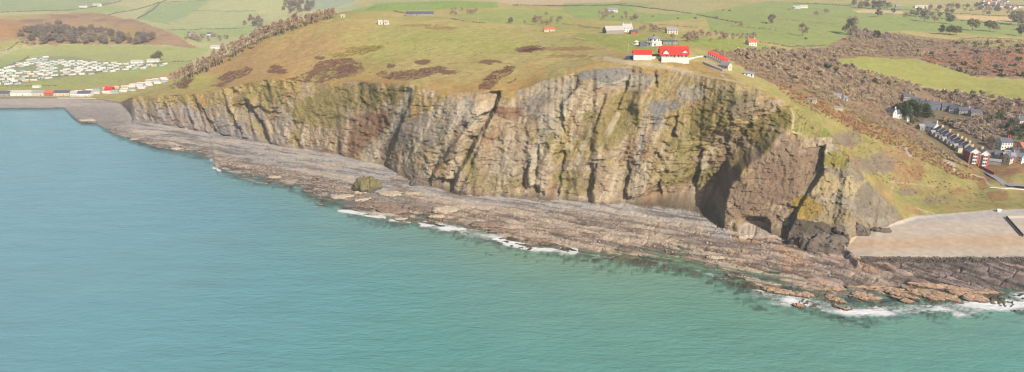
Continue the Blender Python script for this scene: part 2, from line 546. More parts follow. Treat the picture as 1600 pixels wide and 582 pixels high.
# --- shore platform: tilted beds standing up as low ridges
def strata(X_, Y_, deg, seed, p1, p2):
    c_, s2 = math.cos(math.radians(deg)), math.sin(math.radians(deg))
    al = X_ * c_ + Y_ * s2; ac = -X_ * s2 + Y_ * c_
    wv = fbm2(al / 40, ac / 22, 3, seed) * 5
    rid = saw((ac + wv) / p1, 0.25) * 0.8 + saw((ac + wv * 1.4) / p2, 0.3) * 0.5
    blocks = fbm2(al / 9, ac / 2.6, 4, seed + 10)
    joint = np.abs(n2(al / 14, ac / 9, seed + 20))
    z_s = (rid - 0.6) * 1.0 + blocks * 1.2 - np.clip(0.12 - joint, 0, 1) * 7 + fbm2(al / 30, ac / 12, 3, seed + 30) * 1.1
    seam_a = fbm2(al / 34, (ac + wv * 0.7) / 2.4, 4, seed + 40)
    seam_b = fbm2(al / 60, (ac + wv) / 8.0, 3, seed + 41)
    return z_s, seam_a, seam_b


PS = np.nonzero((zone_plat | zone_sea) & (GY > Ys2 - 40) & (PX > 110))
X_, Y_ = GX[PS], GY[PS]
wB = sstep(1190, 1330, PX[PS] + (PY[PS] - 420) * 0.8)
zA, sA1, sA2 = strata(X_, Y_, -26, 201, 5.2, 2.1)
zB, sB1, sB2 = strata(X_, Y_, -50, 251, 6.5, 2.6)
zz = zA * (1 - wB) + (zB + 0.15) * 0.95 * wB
seam = np.zeros(GX.shape, np.float32); seam2 = np.zeros(GX.shape, np.float32)
seam[PS] = sA1 * (1 - wB) + sB1 * wB; seam2[PS] = sA2 * (1 - wB) + sB2 * wB
pk = np.interp(PX[PS], [120, 300, 480, 700, 1200, 1600], [0.6, 0.6, 0.75, 1.05, 1.35, 1.4])
tpp = TP[PS]
upper = 1 - 0.5 * sstep(0.62, 0.9, tpp) * (PX[PS] < 1120)
sandy = sstep(398, 406, PY[PS]) + (PX[PS] < 1320)
zz = zz * pk * upper * np.clip(sandy, 0, 1)
dz_p = np.zeros(GX.shape, np.float32)
dz_p[PS] = zz
# rib of rock that runs down the right end of the platform from the dark outcrop
rb = line_dist(PX, PY, [(1300, 378), (1318, 392), (1340, 416)])
dz_p += np.where(zone_plat, 4.0 * np.clip(1 - rb / 4.5, 0, 1) ** 0.7, 0)
# a band of weedy boulders along the foot of the beach
# --- land: soft undulation
LS = np.nonzero(zone_land)
lx, ly = GX[LS], GY[LS]
fade = sstep(0, 25, ly - Yt2[LS])
sc = np.clip(ly / 900, 0.7, 3)
dl = fbm2(lx / 60, ly / 60, 4, 301) * 2.2 + fbm2(lx / 9, ly / 9, 3, 311) * 0.45
flat = sstep(205, 260, PX[LS]) + (GZ[LS] > 22)
dz_l = np.zeros(GX.shape, np.float32)
dz_l[LS] = dl * fade * np.clip(flat, 0.1, 1)

VX = GU * (GY + rel); VY = GY + rel; VZ = GZ + dz_p + dz_l
VPX, VPY = project(VX, VY, VZ)
PXw = VPX.astype(np.float32); PYw = VPY.astype(np.float32)

# ------------------------------------------------------------------ land cover
col = np.zeros(GX.shape + (3,), np.float32)
NB1 = fbm2(GX / 22, GY / 22, 4, 401)
NB2 = fbm2(GX / 5.5, GY / 5.5, 3, 411)
NB3 = fbm2(GX / 90, GY / 90, 3, 421)
NS = fbm2(GX / 3.0, GY / 3.0, 2, 431)
nf = np.clip(GY / 700.0, 0.6, 6)
qx = PXw + (NB2 * 4.5 + NB1 * 5).astype(np.float32) ; qy = PYw + (NS * 1.6 + NB1 * 2.2).astype(np.float32)


def put(mask, rgb, k=1.0):
    k = np.asarray(k, np.float32)
    m = (mask.astype(np.float32) * k)[..., None]
    col[:] = col * (1 - m) + np.asarray(rgb, np.float32) * m


def mixc(a, b, t):
    return np.asarray(a)[None, None] * (1 - t[..., None]) + np.asarray(b)[None, None] * t[..., None]


# hill grass
g = mixc(C(184, 166, 106), C(168, 160, 94), sstep(-0.3, 0.35, NB3 + 0.3 * NB1))
g = g * (1 - 0.35 * sstep(0.0, 0.5, NB2 * 0.6 + NB1 * 0.7))[..., None] + C(176, 142, 88)[None, None] * (0.35 * sstep(0.0, 0.5, NB2 * 0.6 + NB1 * 0.7))[..., None]
col[:] = g


def patch(poly, rgb, k=0.9, warp=True, mask=None, speck=0.0, sp_scale=1.0):
    m = in_poly(qx, qy, poly) if warp else in_poly(PXw, PYw, poly)
    if mask is not None:
        m &= mask
    kk = k
    if speck:
        kk = k * sstep(-speck, speck, NB2 + 0.6 * NS + 0.25)
    put(m, rgb, kk)
    return m


def blob(cx, cy, rx, ry, rgb, k=0.9, th=0.15, mask=None):
    d = ((PXw - cx) / rx) ** 2 + ((PYw - cy) / ry) ** 2 + NB2 * 0.7 + NS * 0.55 + NB1 * 0.5
    m = 1 - sstep(1 - th, 1 + th, d)
    if mask is not None:
        m = m * mask
    put(m > 0, rgb, m * k)


land = zone_land
landf = land.astype(np.float32)
# broad tints of the hill: straw and russet along the ridge and the cliff edge, greener on top
put(land & (PXw < 1000), C(172, 168, 94), 0.75 * sstep(0.2, 0.9, np.exp(-((PXw - 640) / 260) ** 2 - ((PYw - 62) / 32) ** 2) + NB1 * 0.25))
flank = np.exp(-((PXw - 425) / 150) ** 2 - ((PYw - 92 + (PXw - 440) * 0.28) / 42) ** 2)
put(land & (PXw < 1000), C(188, 152, 100), 0.9 * sstep(0.12, 0.75, flank + 0.35 * NB1 + 0.12 * NB2))
near_edge = np.exp(-np.clip(GY - Yt2, 0, None) / 30.0) * land
put(land & (PXw < 1130) & (PXw > 215), C(186, 146, 84), 0.75 * near_edge * sstep(-0.25, 0.3, NB1 + NB2 * 0.5))
EDGE_RUST = (np.abs(PXw - 760) < 90) | (np.abs(PXw - 590) < 50)
put(land & EDGE_RUST, C(178, 134, 84), 0.7 * near_edge)
blob(300, 128, 40, 14, C(178, 170, 92), 0.8)
# far country
FARLAND = land & (GY > 1300) & (PXw < 560)
fieldtone = fbm2(GX / 260, GY / 380, 2, 451)
put(FARLAND, C(176, 172, 124), 0.85)
put(FARLAND & (fieldtone > 0.12), C(158, 168, 112), 0.8)
put(FARLAND & (fieldtone < -0.18), C(186, 178, 126), 0.8)
patch([(-400, 96), (0, 92), (30, 76), (80, 71), (250, 72), (330, 76), (300, 95), (262, 97), (180, 96), (110, 88), (60, 86), (0, 100), (-400, 110)], C(168, 170, 104), 0.95, mask=land)
patch([(-400, 140), (0, 135), (40, 128), (140, 118), (262, 97), (300, 95), (300, 108), (200, 128), (120, 138), (0, 143), (-400, 148)], C(166, 168, 100), 0.95, mask=land)
patch([(-400, 152), (-400, 142), (0, 141), (90, 141), (180, 139), (185, 134), (230, 122), (290, 106), (300, 112), (262, 124), (220, 142), (140, 146), (0, 149)], C(186, 158, 100), 0.9, mask=land & (PXw < 300))
patch([(0, 114), (60, 88), (110, 88), (180, 98), (262, 97), (262, 100), (150, 116), (40, 130), (0, 135), (-300, 140), (-300, 112)], C(150, 152, 110), 0.85, mask=land)
# wooded russet hill on the left
wood = patch([(-400, 82), (-400, 30), (0, 28), (60, 22), (150, 20), (205, 28), (235, 40), (270, 52), (310, 76), (260, 71), (100, 70), (30, 71), (0, 80)], C(168, 134, 104), 0.95, mask=land & (GY > 1500))
put(wood, C(140, 112, 94), 0.7 * sstep(-0.1, 0.35, fbm2(GX / 40, GY / 60, 4, 461)))
put(wood, C(176, 150, 98), 0.7 * sstep(0.1, 0.4, fbm2(GX / 70, GY / 90, 3, 462)))
patch([(-400, 50), (-400, 38), (0, 34), (40, 36), (45, 50), (30, 60), (0, 58)], C(172, 128, 78), 0.7, mask=land & (GY > 1500))
patch([(0, 66), (25, 60), (45, 68), (30, 74), (0, 80)], C(166, 160, 94), 0.8, mask=land & (GY > 1500))
blob(208, 52, 22, 9, C(172, 142, 74), 0.8, mask=landf * (GY > 1500))
blob(30, 27, 60, 4, C(176, 160, 104), 0.7, mask=landf * (GY > 1500))
for poly, c in [([(0, 0), (190, 0), (140, 14), (60, 18), (0, 20)], C(152, 162, 118)), ([(170, 24), (245, 5), (262, 6), (210, 28), (195, 30)], C(184, 178, 128)),
                ([(245, 4), (330, 0), (270, 40), (212, 30)], C(150, 164, 112)), ([(262, 36), (310, 18), (400, 18), (390, 40), (290, 48)], C(176, 176, 122)),
                ([(310, 16), (335, 0), (440, 0), (470, 12), (400, 20)], C(182, 178, 124)), ([(280, 52), (390, 42), (395, 55), (300, 62)], C(158, 168, 108)),
                ([(470, 0), (560, 0), (520, 14), (480, 14)], C(150, 160, 132))]:
    patch(poly, c, 0.85, warp=False, mask=land & (GY > 1400))
# heather and burnt bracken on the hill
HEATH = C(124, 88, 70)
for poly in ([(444, 134), (448, 124), (468, 120), (490, 110), (500, 97), (520, 91), (545, 90), (566, 98), (572, 110), (552, 120), (520, 124), (498, 132), (470, 140)],
             [(590, 118), (600, 112), (640, 110), (688, 102), (700, 108), (672, 120), (640, 126), (604, 124)],
             [(748, 140), (758, 122), (790, 103), (806, 104), (796, 114), (776, 128), (765, 140)],
             [(342, 124), (352, 114), (388, 105), (396, 110), (380, 122), (352, 130)], [(276, 140), (284, 128), (302, 122), (304, 128), (290, 138)],
             [(330, 135), (345, 128), (366, 128), (350, 136)], [(790, 130), (798, 122), (806, 122), (798, 132)]):
    patch(poly, HEATH, 0.92, mask=land, speck=0.35)
for b_ in [(820, 78, 16, 5), (835, 76, 20, 4), (660, 97, 13, 4), (762, 97, 14, 4), (430, 106, 10, 4), (440, 112, 10, 4), (500, 91, 8, 2.5), (610, 103, 8, 3), (780, 97, 5, 2), (540, 108, 14, 6), (700, 113, 14, 4), (425, 112, 7, 4)]:
    blob(*b_, HEATH, 0.9, mask=landf)
for b_ in [(560, 80, 20, 6), (575, 76, 22, 4), (530, 86, 14, 4), (590, 74, 12, 3)]:
    blob(*b_, C(150, 130, 66), 0.75, mask=landf)
for b_ in [(690, 44, 30, 2.5), (655, 40, 30, 2), (890, 88, 36, 2.5), (880, 77, 34, 3), (905, 76, 30, 3)]:
    blob(*b_, C(158, 120, 80), 0.7, mask=landf)
# top fields
for poly, c in [([(548, 17), (590, 5), (680, 1), (775, 4), (780, 12), (700, 14), (650, 17)], C(140, 160, 82)),
                ([(768, 2), (850, -4), (980, -3), (960, 6), (900, 10), (800, 9)], C(200, 172, 132)),
                ([(880, 6), (960, 4), (1100, 8), (1130, 26), (1000, 36), (900, 28), (880, 20)], C(146, 160, 88)),
                ([(985, 14), (1050, 2), (1095, 6), (1120, 18), (1060, 22), (1010, 22)], C(176, 164, 108)),
                ([(700, 24), (800, 14), (880, 18), (890, 38), (800, 38), (740, 34)], C(158, 164, 92)),
                ([(1080, 66), (1070, 58), (1140, 60), (1230, 76), (1225, 84), (1150, 80), (1090, 72)], C(150, 158, 76)),
                ([(1100, 20), (1200, 2), (1400, 8), (1600, 40), (1600, 58), (1500, 52), (1400, 48), (1330, 56), (1290, 76), (1240, 76), (1180, 62), (1110, 50)], C(146, 156, 86)),
                ([(900, 52), (1000, 56), (1100, 70), (1060, 84), (980, 82), (900, 60)], C(160, 162, 84)),
                ([(1330, 14), (1410, 18), (1412, 22), (1340, 20)], C(214, 180, 140)), ([(1488, 24), (1582, 27), (1580, 35), (1500, 30)], C(218, 182, 130)),
                ([(1288, 96), (1300, 92), (1345, 89), (1430, 93), (1482, 108), (1530, 124), (1620, 128), (1800, 130), (1800, 160), (1600, 154), (1550, 151), (1490, 142), (1440, 134), (1400, 122), (1350, 108)], C(160, 157, 80))]:
    patch(poly, c, 0.92, warp=False, mask=land)
# scrub country on the right
SCR = [([(1110, 80), (1180, 84), (1240, 78), (1290, 74), (1320, 56), (1400, 52), (1480, 62), (1600, 64), (1850, 70), (1850, 126), (1600, 124), (1530, 120), (1480, 104), (1430, 92), (1345, 88), (1290, 92), (1345, 112), (1440, 138), (1550, 155), (1700, 160), (1850, 170), (1850, 290), (1620, 300), (1560, 288), (1500, 262), (1450, 235), (1380, 196), (1310, 168), (1250, 150), (1180, 118), (1150, 100)], C(160, 128, 102))]
for poly, c in SCR:
    scrub_mask = patch(poly, c, 0.9, mask=land)
put(scrub_mask, C(136, 116, 86), 0.7 * sstep(0.0, 0.4, NB1 + 0.4 * NB2))
put(scrub_mask, C(168, 128, 96), 0.7 * sstep(0.05, 0.4, -NB1 + 0.4 * NB2))
patch([(1450, 100), (1440, 88), (1500, 82), (1590, 78), (1700, 80), (1700, 112), (1560, 118), (1530, 118), (1490, 102)], C(172, 108, 70), 0.85, mask=land, speck=0.6)
patch([(1480, 64), (1600, 64), (1600, 74), (1520, 74)], C(166, 160, 84), 0.7, mask=land)
patch([(1545, 148), (1520, 160), (1500, 150), (1550, 142)], C(140, 140, 66), 0.7, mask=land)
# headland slope above the beach
SLOPE = (((land | zone_cliff) & (PXw > 1235) & (PYw > 140) & (GY < 700)))
SLOPE &= ~((PXw < 1300) & (PYw > 215)) & ~((PYw > 225) & (PXw < 1330) & (PXw + PYw * 0.2 < 1372))
SLOPE &= ~in_poly(qx, qy, [(1278, 262), (1330, 264), (1352, 278), (1372, 300), (1400, 326), (1412, 348), (1360, 372), (1330, 396), (1270, 396)])
put(SLOPE, C(160, 146, 88), 0.9)
put(SLOPE, C(160, 122, 88), 0.75 * sstep(0.02, 0.30, NB1 + 0.5 * NB2 - 0.08))
put(SLOPE, C(144, 138, 80), 0.75 * sstep(0.08, 0.35, -NB1 + 0.45 * NB2 - 0.02))
up_band = SLOPE & (PYw < np.interp(PXw, [1240, 1300, 1400, 1500, 1540, 1600], [150, 182, 226, 280, 284, 270]))
put(up_band, C(150, 104, 76), 0.75 * sstep(-0.4, 0.2, NB2 + 0.3 * NB1))
for b_ in [(1345, 260, 40, 14), (1380, 255, 24, 18), (1310, 222, 18, 12), (1330, 215, 16, 16), (1470, 312, 24, 7), (1420, 300, 16, 6)]:
    blob(*b_, C(140, 122, 104), 0.75)
for b_ in [(1535, 285, 9, 10), (1560, 306, 16, 8), (1430, 270, 14, 12), (1500, 300, 16, 6), (1290, 210, 6, 8)]:
    blob(*b_, C(148, 104, 70) if b_[0] > 1300 else C(120, 136, 52), 0.7)
put((land | zone_cliff) & (PXw > 1430) & (GY < 620) & (PYw > 300), C(150, 142, 82), 0.5 * sstep(-.2, .3, NB1))

patch([(1015, 97), (1060, 95), (1100, 98), (1135, 112), (1155, 128), (1090, 112), (1050, 103)], C(166, 134, 84), 0.75, mask=land)
patch([(1092, 92), (1108, 96), (1140, 110), (1132, 116), (1108, 106)], C(176, 160, 142), 0.8, mask=land)
patch([(1420, 150), (1500, 165), (1560, 190), (1600, 190), (1800, 200), (1800, 285), (1600, 288), (1560, 284), (1520, 262), (1470, 232), (1430, 205)], C(120, 112, 84), 0.7, mask=land & (GY > 650))
# ---- cliff rock
cm = zone_cliff & ~SLOPE
cw = np.nonzero(cm)
hh = VZ[cw]; xc = sx[cw]; sc_ = S[cw]; pyc = PY[cw]; pxx = PX[cw]
f1 = fbm2(sc_ / 14, pyc / 45, 4, 501)
f2 = fbm2(xc / 16, hh / 12, 4, 511)
f3 = fbm2(sc_ / 4.5, pyc / 40, 3, 521)
f4 = fbm2(xc / 60, hh / 45, 3, 531)
rock = np.empty((len(hh), 3), np.float32)
def lerp(a, b, t):
    return a * (1 - t[:, None]) + np.asarray(b)[None] * t[:, None]
rock[:] = C(160, 142, 118)
rock = lerp(rock, C(184, 170, 148), sstep(0.0, 0.45, f1))
rock = lerp(rock, C(128, 116, 102), sstep(0.1, 0.5, -f1 + 0.3 * f2))
slate = np.interp(pxx, [200, 400, 470, 560, 640, 760], [1, 1, 0.45, 0.15, 0.35, 0.1])
lowgrey = slate * sstep(0.35, 0.75, 1 - TC[cw] + 0.35 * f2 + 0.25 * (pxx < 300))
rock = lerp(rock, C(148, 144, 146), np.clip(lowgrey, 0, 1) * 0.9)
# grass and lichen on ledges: the gentler, higher parts
moss = np.interp(pxx, [200, 420, 460, 620, 680, 760, 900, 1080, 1140, 1240, 1330], [0.35, 0.4, 0.66, 0.66, 0.22, 0.18, 0.42, 0.62, 0.55, 0.3, 0.3])
leftmoss = (pxx < 470) * sstep(0.45, 0.8, TC[cw] + 0.3 * f2)
rock = lerp(rock, C(170, 152, 96), leftmoss * 0.7)
upg = np.interp(TC[cw], [0, 0.12, 0.4, 0.8, 1], [-0.35, -0.1, 0.05, 0.12, 0.25])
mm = sstep(0.10, 0.42, f2 * 0.9 + f4 * 0.7 + (moss - 0.45) + upg * 0.8)
rock = lerp(rock, C(162, 144, 98), mm * 0.6)
m2 = sstep(0.2, 0.5, f2 + f4 + (moss - 0.6) + upg * 0.5 - 0.1)
rock = lerp(rock, C(152, 138, 86), m2 * 0.4)
rust = sstep(0.25, 0.5, fbm2(xc / 22, hh / 16, 3, 541))
rock = lerp(rock, C(160, 124, 92), rust * 0.4)
# scree streaks
st = sstep(0.30, 0.55, f3) * sstep(-0.1, 0.3, f4 + 0.1)
rock = lerp(rock, C(194, 178, 152), st * 0.5)
# wet, lichened dark band at the foot
foot = 1 - sstep(3.5, 9.0, hh + 3.5 * f2)
rock = lerp(rock, C(92, 80, 68), np.clip(foot, 0, 1) * np.interp(pxx, [200, 600, 700, 1100, 1250], [0.35, 0.4, 0.8, 0.75, 0.6]))
tcw = TC[cw]
spill = sstep(0.0, 0.10, tcw - 0.93 + 0.10 * f2 + 0.08 * f1) * np.interp(pxx, [200, 820, 860, 1080, 1120], [1, 1, 0.35, 0.5, 1])
rock = lerp(rock, C(170, 146, 86), spill * 0.85)
col[cw] = rock * np.array([1.30, 1.22, 1.08], np.float32)


def cblob(cx, cy, rx, ry, rgb, k=0.85, rot=0.0):
    dx = PX - cx; dy_ = PY - cy
    c_, s_2 = math.cos(rot), math.sin(rot)
    d = ((dx * c_ + dy_ * s_2) / rx) ** 2 + ((-dx * s_2 + dy_ * c_) / ry) ** 2
    sel = cm & (d < 3)
    if not sel.any():
        return
    ix = np.nonzero(sel)
    nn = fbm2(sx[ix] / 9, VZ[ix] / 7, 4, int(cx)) * 1.1
    t = (1 - sstep(0.6, 1.15, d[ix] + nn)) * k
    col[ix] = lerp(col[ix], rgb, t)


GRN = C(156, 146, 82); RUST = C(154, 118, 92); PALE = C(186, 174, 152); GREY = C(150, 144, 138); OLV = C(154, 138, 86)
for b_ in [(1085, 215, 34, 46, GRN), (1060, 275, 24, 34, GRN), (1110, 180, 40, 16, GRN), (1095, 290, 26, 24, OLV), (850, 215, 14, 24, GRN), (880, 280, 18, 14, GRN),
           (735, 262, 12, 28, GRN), (560, 150, 60, 20, OLV), (500, 175, 40, 26, OLV), (620, 150, 24, 14, OLV), (430, 150, 24, 20, OLV), (370, 160, 10, 10, OLV),
           (590, 190, 46, 16, RUST), (560, 215, 30, 16, RUST), (605, 205, 26, 14, RUST), (550, 235, 14, 16, RUST), (800, 178, 18, 10, RUST), (785, 172, 14, 8, RUST),
           (855, 200, 12, 70, PALE, 0.8, 0.42), (1035, 165, 26, 14, GREY), (1030, 180, 12, 22, GREY), (1080, 145, 26, 12, PALE), (970, 128, 60, 12, PALE), (960, 118, 60, 10, GREY),
           (850, 140, 40, 16, PALE, 0.6), (840, 170, 24, 22, GREY, 0.6), (800, 250, 40, 40, PALE, 0.45), (660, 210, 40, 36, GREY, 0.55), (720, 180, 30, 30, GREY, 0.6), (625, 180, 7, 48, PALE, 0.8, 0.45),
           (580, 240, 9, 30, PALE, 0.7, 0.5), (1000, 235, 5, 60, GREY, 0.8, 0.16), (960, 230, 4, 50, PALE, 0.6, 0.5), (910, 235, 4, 50, PALE, 0.6, 0.42), (885, 150, 7, 36, PALE, 0.7, 0.3),
           (940, 200, 40, 30, OLV, 0.6), (980, 180, 30, 40, OLV, 0.5), (1150, 155, 40, 14, OLV, 0.7), (1165, 170, 26, 24, C(142, 126, 104), 0.7), (780, 285, 40, 14, OLV, 0.5), (900, 290, 30, 20, OLV, .6)]:
    cblob(*(b_[:5] + (0.55,)) if b_[4] is GRN else b_)
SCREE = [([(905, 140), (880, 190), (860, 240), (845, 300)], 6, 0.6), ([(1010, 170), (1000, 230), (992, 300)], 3, 0.6), ([(965, 180), (940, 230), (925, 280)], 2.5, 0.6), ([(985, 200), (965, 245), (955, 305)], 2, 0.55), ([(870, 130), (850, 180), (838, 240), (830, 290)], 5, 0.5),
         ([(1040, 180), (1018, 235), (1005, 300)], 3, 0.5), ([(725, 165), (700, 215), (680, 255)], 5, 0.5), ([(690, 165), (660, 210), (630, 260)], 6, 0.45), ([(760, 160), (730, 215), (705, 260)], 3, 0.5), ([(800, 190), (790, 250), (780, 300)], 5, 0.4), ([(640, 140), (618, 190), (585, 245)], 5, 0.6),
         ([(925, 125), (910, 170), (890, 230)], 3, 0.5), ([(1120, 220), (1100, 270), (1090, 310)], 4, 0.5), ([(1150, 190), (1125, 235)], 3, 0.5), ([(440, 170), (450, 215)], 4, 0.4), ([(545, 170), (540, 235)], 3, 0.4), ([(1330, 300), (1360, 325), (1395, 345)], 5, 0.7), ([(1300, 310), (1340, 320), (1370, 345)], 3, 0.6)]
for pts_, w_, k_ in SCREE:
    d_ = line_dist(PX, PY, pts_) + (6 * fbm2(sx / 12, VZ / 9, 2, int(pts_[0][0]))).astype(np.float32)
    put(cm & (d_ < w_ * 2), C(204, 188, 160) * 1.15, k_ * (1 - sstep(0.3 * w_, 1.6 * w_, d_)))
# headland
BR = C(150, 124, 102)
SCARP = zone_cliff & in_poly(qx, qy, [(1278, 262), (1330, 264), (1352, 278), (1372, 300), (1400, 326), (1412, 348), (1360, 372), (1330, 396), (1270, 396)])
put(SCARP, C(172, 156, 128), 0.75)
put(SCARP, C(150, 138, 122), 0.7 * sstep(-0.1, 0.35, NB2 + 0.4 * NB1))
for b_ in [(1180, 300, 60, 60, BR, 0.75), (1230, 260, 50, 50, BR, 0.75), (1190, 210, 30, 30, C(134, 118, 62), 0.8, 0.5), (1225, 185, 26, 22, C(140, 128, 66), 0.8),
           (1262, 325, 26, 16, C(176, 146, 66), 0.85), (1300, 340, 30, 20, C(170, 150, 110), 0.7), (1320, 295, 44, 22, C(200, 180, 138), 0.9), (1290, 285, 16, 18, C(190, 166, 120), 0.8),
           (1340, 325, 50, 12, C(170, 158, 140), 0.8, 0.45), (1350, 300, 14, 26, C(136, 124, 110), 0.7), (1370, 330, 30, 12, C(150, 138, 118), 0.7), (1310, 250, 24, 14, C(150, 142, 62), 0.8)]:
    cblob(*b_)
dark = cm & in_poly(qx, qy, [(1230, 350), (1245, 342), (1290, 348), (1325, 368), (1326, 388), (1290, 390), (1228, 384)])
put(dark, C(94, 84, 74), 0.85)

# ---- shore
pl = zone_plat
pn = fbm2(GX / 7, GY / 5, 4, 601)
pb = mixc(C(178, 162, 144), C(194, 172, 148), sstep(-0.2, 0.35, NB1 + 0.3 * pn))
col[pl] = pb[pl]
put(pl & (PX < 620), C(180, 172, 164), 0.7)
put(pl & (PX > 640) & (PX < 1180), C(192, 164, 136), 0.5 * (1 - sstep(0.45, 0.7, TP)))
put(pl & (PX > 1150), C(200, 172, 152), 0.8)
put(pl & (PX > 1150), C(194, 152, 116), 0.7 * sstep(0.1, 0.4, NB1 + 0.3 * NB2))
put(pl & (PX > 1340) & (PY > 402), C(150, 134, 130), 0.8 * sstep(1380, 1480, PXw - (PYw - 420)))
WEED = C(86, 66, 50)
weed = sstep(0.05, 0.42, fbm2(GX / 16, GY / 7, 4, 611) + 0.22 - 0.7 * np.clip(TP - 0.05, 0, 1))
put(pl & (PX > 120), WEED, 0.8 * weed * np.interp(PX, [120, 300, 330, 480, 700, 1000, 1150, 1600], [0.5, 0.5, 1, 1, 0.8, 0.7, 0.6, 0.7]))
lowdip = sstep(0.25, 1.1, -dz_p)
put(pl, C(78, 66, 56), 0.6 * lowdip)
# grey shingle under the cliffs
shg = sstep(0.70, 0.82, TP + 0.07 * NB1 + 0.03 * NB2) * pl * (PX < 1140) * (PX > 205)
put(shg > 0, C(184, 176, 168), 0.9 * shg)
shl = pl & (PX <= 620) & (PX > 200)
put(shl, C(184, 176, 168), 0.65 * sstep(0.35, 0.6, TP + 0.2 * NB1))
# bedding drawn along the shore: pale and dark seams
shore_rock = pl & (PX > 205) & ~((PX > 1330) & (PY < 403))
kr = np.interp(PX, [1000, 1200, 1300], [0.62, 0.75, 0.85])
put(shore_rock, C(84, 72, 68), kr * sstep(0.08, 0.24, seam + 0.10 * sstep(1380, 1450, PXw - (PYw - 420))))
put(shore_rock, C(210, 190, 166), 0.6 * sstep(0.10, 0.4, -seam2 - 0.12 * (PX > 1420)))
put(shore_rock, C(140, 126, 116), 0.5 * sstep(0.16, 0.4, seam2))
# far bay beach
fb = (pl | (land & (GY < Yt2 + 6))) & (PX <= 212) & (PYw < 178)
fbk = 1 - sstep(170, 215, PX + 8 * NB1)
put(fb, C(178, 164, 150), fbk)
put(fb, C(150, 140, 132), fbk * 0.6 * sstep(0.0, 0.5, fbm2(GX / 80, GY / 16, 3, 621)))
put(pl & (PX < 212) & (PYw >= 166), C(150, 140, 132), fbk * 0.7 * sstep(165, 171, PYw))
# right hand beach of fine shingle and sand
BEACH_POLY = [(1322, 388), (1330, 372), (1352, 366), (1378, 358), (1402, 346), (1430, 338), (1480, 332), (1560, 324), (1900, 312), (1900, 402), (1560, 403), (1480, 404), (1400, 402), (1345, 401), (1332, 396)]
beach = in_poly(PXw, PYw, BEACH_POLY) & (GY < Yb2 + 4)
put(beach, C(196, 180, 162), 1.0)
put(beach, C(200, 166, 130), 0.7 * np.clip(np.exp(-((PYw - 380 - 6 * NB3) / 10) ** 2) * 1.2 + 0.3 * NB1, 0, 1))
put(beach, C(180, 172, 166), 0.8 * sstep(352, 338, PYw + 6 * NB1))
# pebble cove under the headland
cove = in_poly(PXw, PYw, [(1152, 363), (1160, 350), (1180, 345), (1198, 347), (1203, 356), (1196, 364), (1175, 366)]) & (GY < Yb2 + 3)
put(cove | COVE, C(196, 178, 160), 1.0)
put(zone_plat & (cwin > 0.05) & (GY > Yb2 - 5), C(196, 178, 160), 0.9)
# weed-covered boulders at the foot of the beach
wb = pl & (PX > 1345) & (np.abs(PYw - 406 - 2 * NB2) < 3.5)
put(wb, C(80, 72, 62), 0.8)
# seabed
sb = zone_sea
put(sb, C(120, 116, 96), 1.0)
put(sb & (GY > Ys2 - 60), C(92, 76, 60), 0.9 * sstep(-0.1, 0.2, fbm2(GX / 14, GY / 8, 3, 631)))
# worn paths
PATH = C(196, 178, 146)
def path(pts, wpx, k=0.85, rgb=PATH, mask=None):
    d = line_dist(PXw, PYw, pts)
    m = d + NS * wpx * 0.4 < wpx
    if mask is not None:
        m &= mask
    put(m, rgb, k)
top_m = (zone_land | zone_cliff) & (GY < 760)
path([(945, 91), (975, 97), (1005, 100), (1035, 104), (1060, 110), (1080, 115)], 3.2, 0.9, mask=top_m)
path([(975, 97), (940, 91), (925, 92)], 1.2, 0.7, mask=top_m)
path([(1080, 115), (1120, 123), (1150, 128), (1165, 132)], 1.3, 0.8, mask=top_m)
path([(1128, 117), (1138, 126)], 1.2, 0.8, mask=top_m)
path([(815, 38), (825, 47), (845, 66), (852, 72), (840, 76)], 1.0, 0.55, mask=zone_land)
path([(700, 100), (730, 98), (760, 96), (800, 101)], 1.0, 0.4, rgb=C(140, 124, 84), mask=zone_land)
path([(1236, 170), (1241, 185), (1237, 205), (1255, 212), (1262, 226), (1268, 232)], 1.4, 0.85, mask=(zone_land | zone_cliff))
path([(1410, 230), (1418, 236), (1422, 243)], 2.6, 0.8, rgb=C(190, 180, 170), mask=top_m)
path([(1476, 252), (1490, 258), (1492, 268)], 2.4, 0.8, rgb=C(190, 180, 170), mask=top_m)
path([(1492, 268), (1500, 274), (1520, 274), (1538, 278), (1544, 288), (1556, 293), (1600, 294), (1700, 294)], 1.1, 0.8, mask=top_m)
path([(1396, 282), (1395, 292), (1390, 304)], 1.4, 0.8, rgb=C(170, 152, 120), mask=top_m)
path([(1385, 284), (1430, 288), (1460, 292)], 0.8, 0.6, mask=top_m)
path([(1430, 325), (1460, 334)], 0.9, 0.6, mask=top_m)
col *= (1 + 0.14 * NS + 0.10 * NB2)[..., None]
col = np.clip(col, 0.005, 0.7)

# ------------------------------------------------------------------ split the sheet into the pieces of the setting
cls = np.zeros(GX.shape, np.int8)               # 0 hillside
FIELDS = []
cls[zone_sea] = 1
cls[zone_plat] = 2
cls[zone_cliff] = 3
cls[SLOPE] = 0
cls[beach] = 4
cls[fb & (PX < 212)] = 5
cls[land & (GY > 1280) & (PXw < 560)] = 6
cls[land & scrub_mask] = 7
cls[land & (PXw > 1080) & (GY > 900) & ~scrub_mask] = 8
cls[land & (PXw >= 560) & (PXw <= 1080) & (GY > 1000)] = 8
NAMES = {0: ('grass_hillside', M_TURF), 1: ('seabed', M_PLAT), 2: ('rock_platform', M_PLAT), 3: ('sea_cliff', M_ROCK), 4: ('shingle_beach', M_SAND),
         5: ('bay_beach', M_SAND), 6: ('far_valley', M_FIELD), 7: ('scrub_ground', M_SCRUB), 8: ('pasture_fields', M_FIELD)}
V = np.stack([VX, VY, VZ], -1).reshape(-1, 3).astype(np.float32)
COLV = np.concatenate([col.reshape(-1, 3), np.ones((col.shape[0] * col.shape[1], 1), np.float32)], 1).astype(np.float32)
idx = np.arange(NU * NR).reshape(NU, NR)
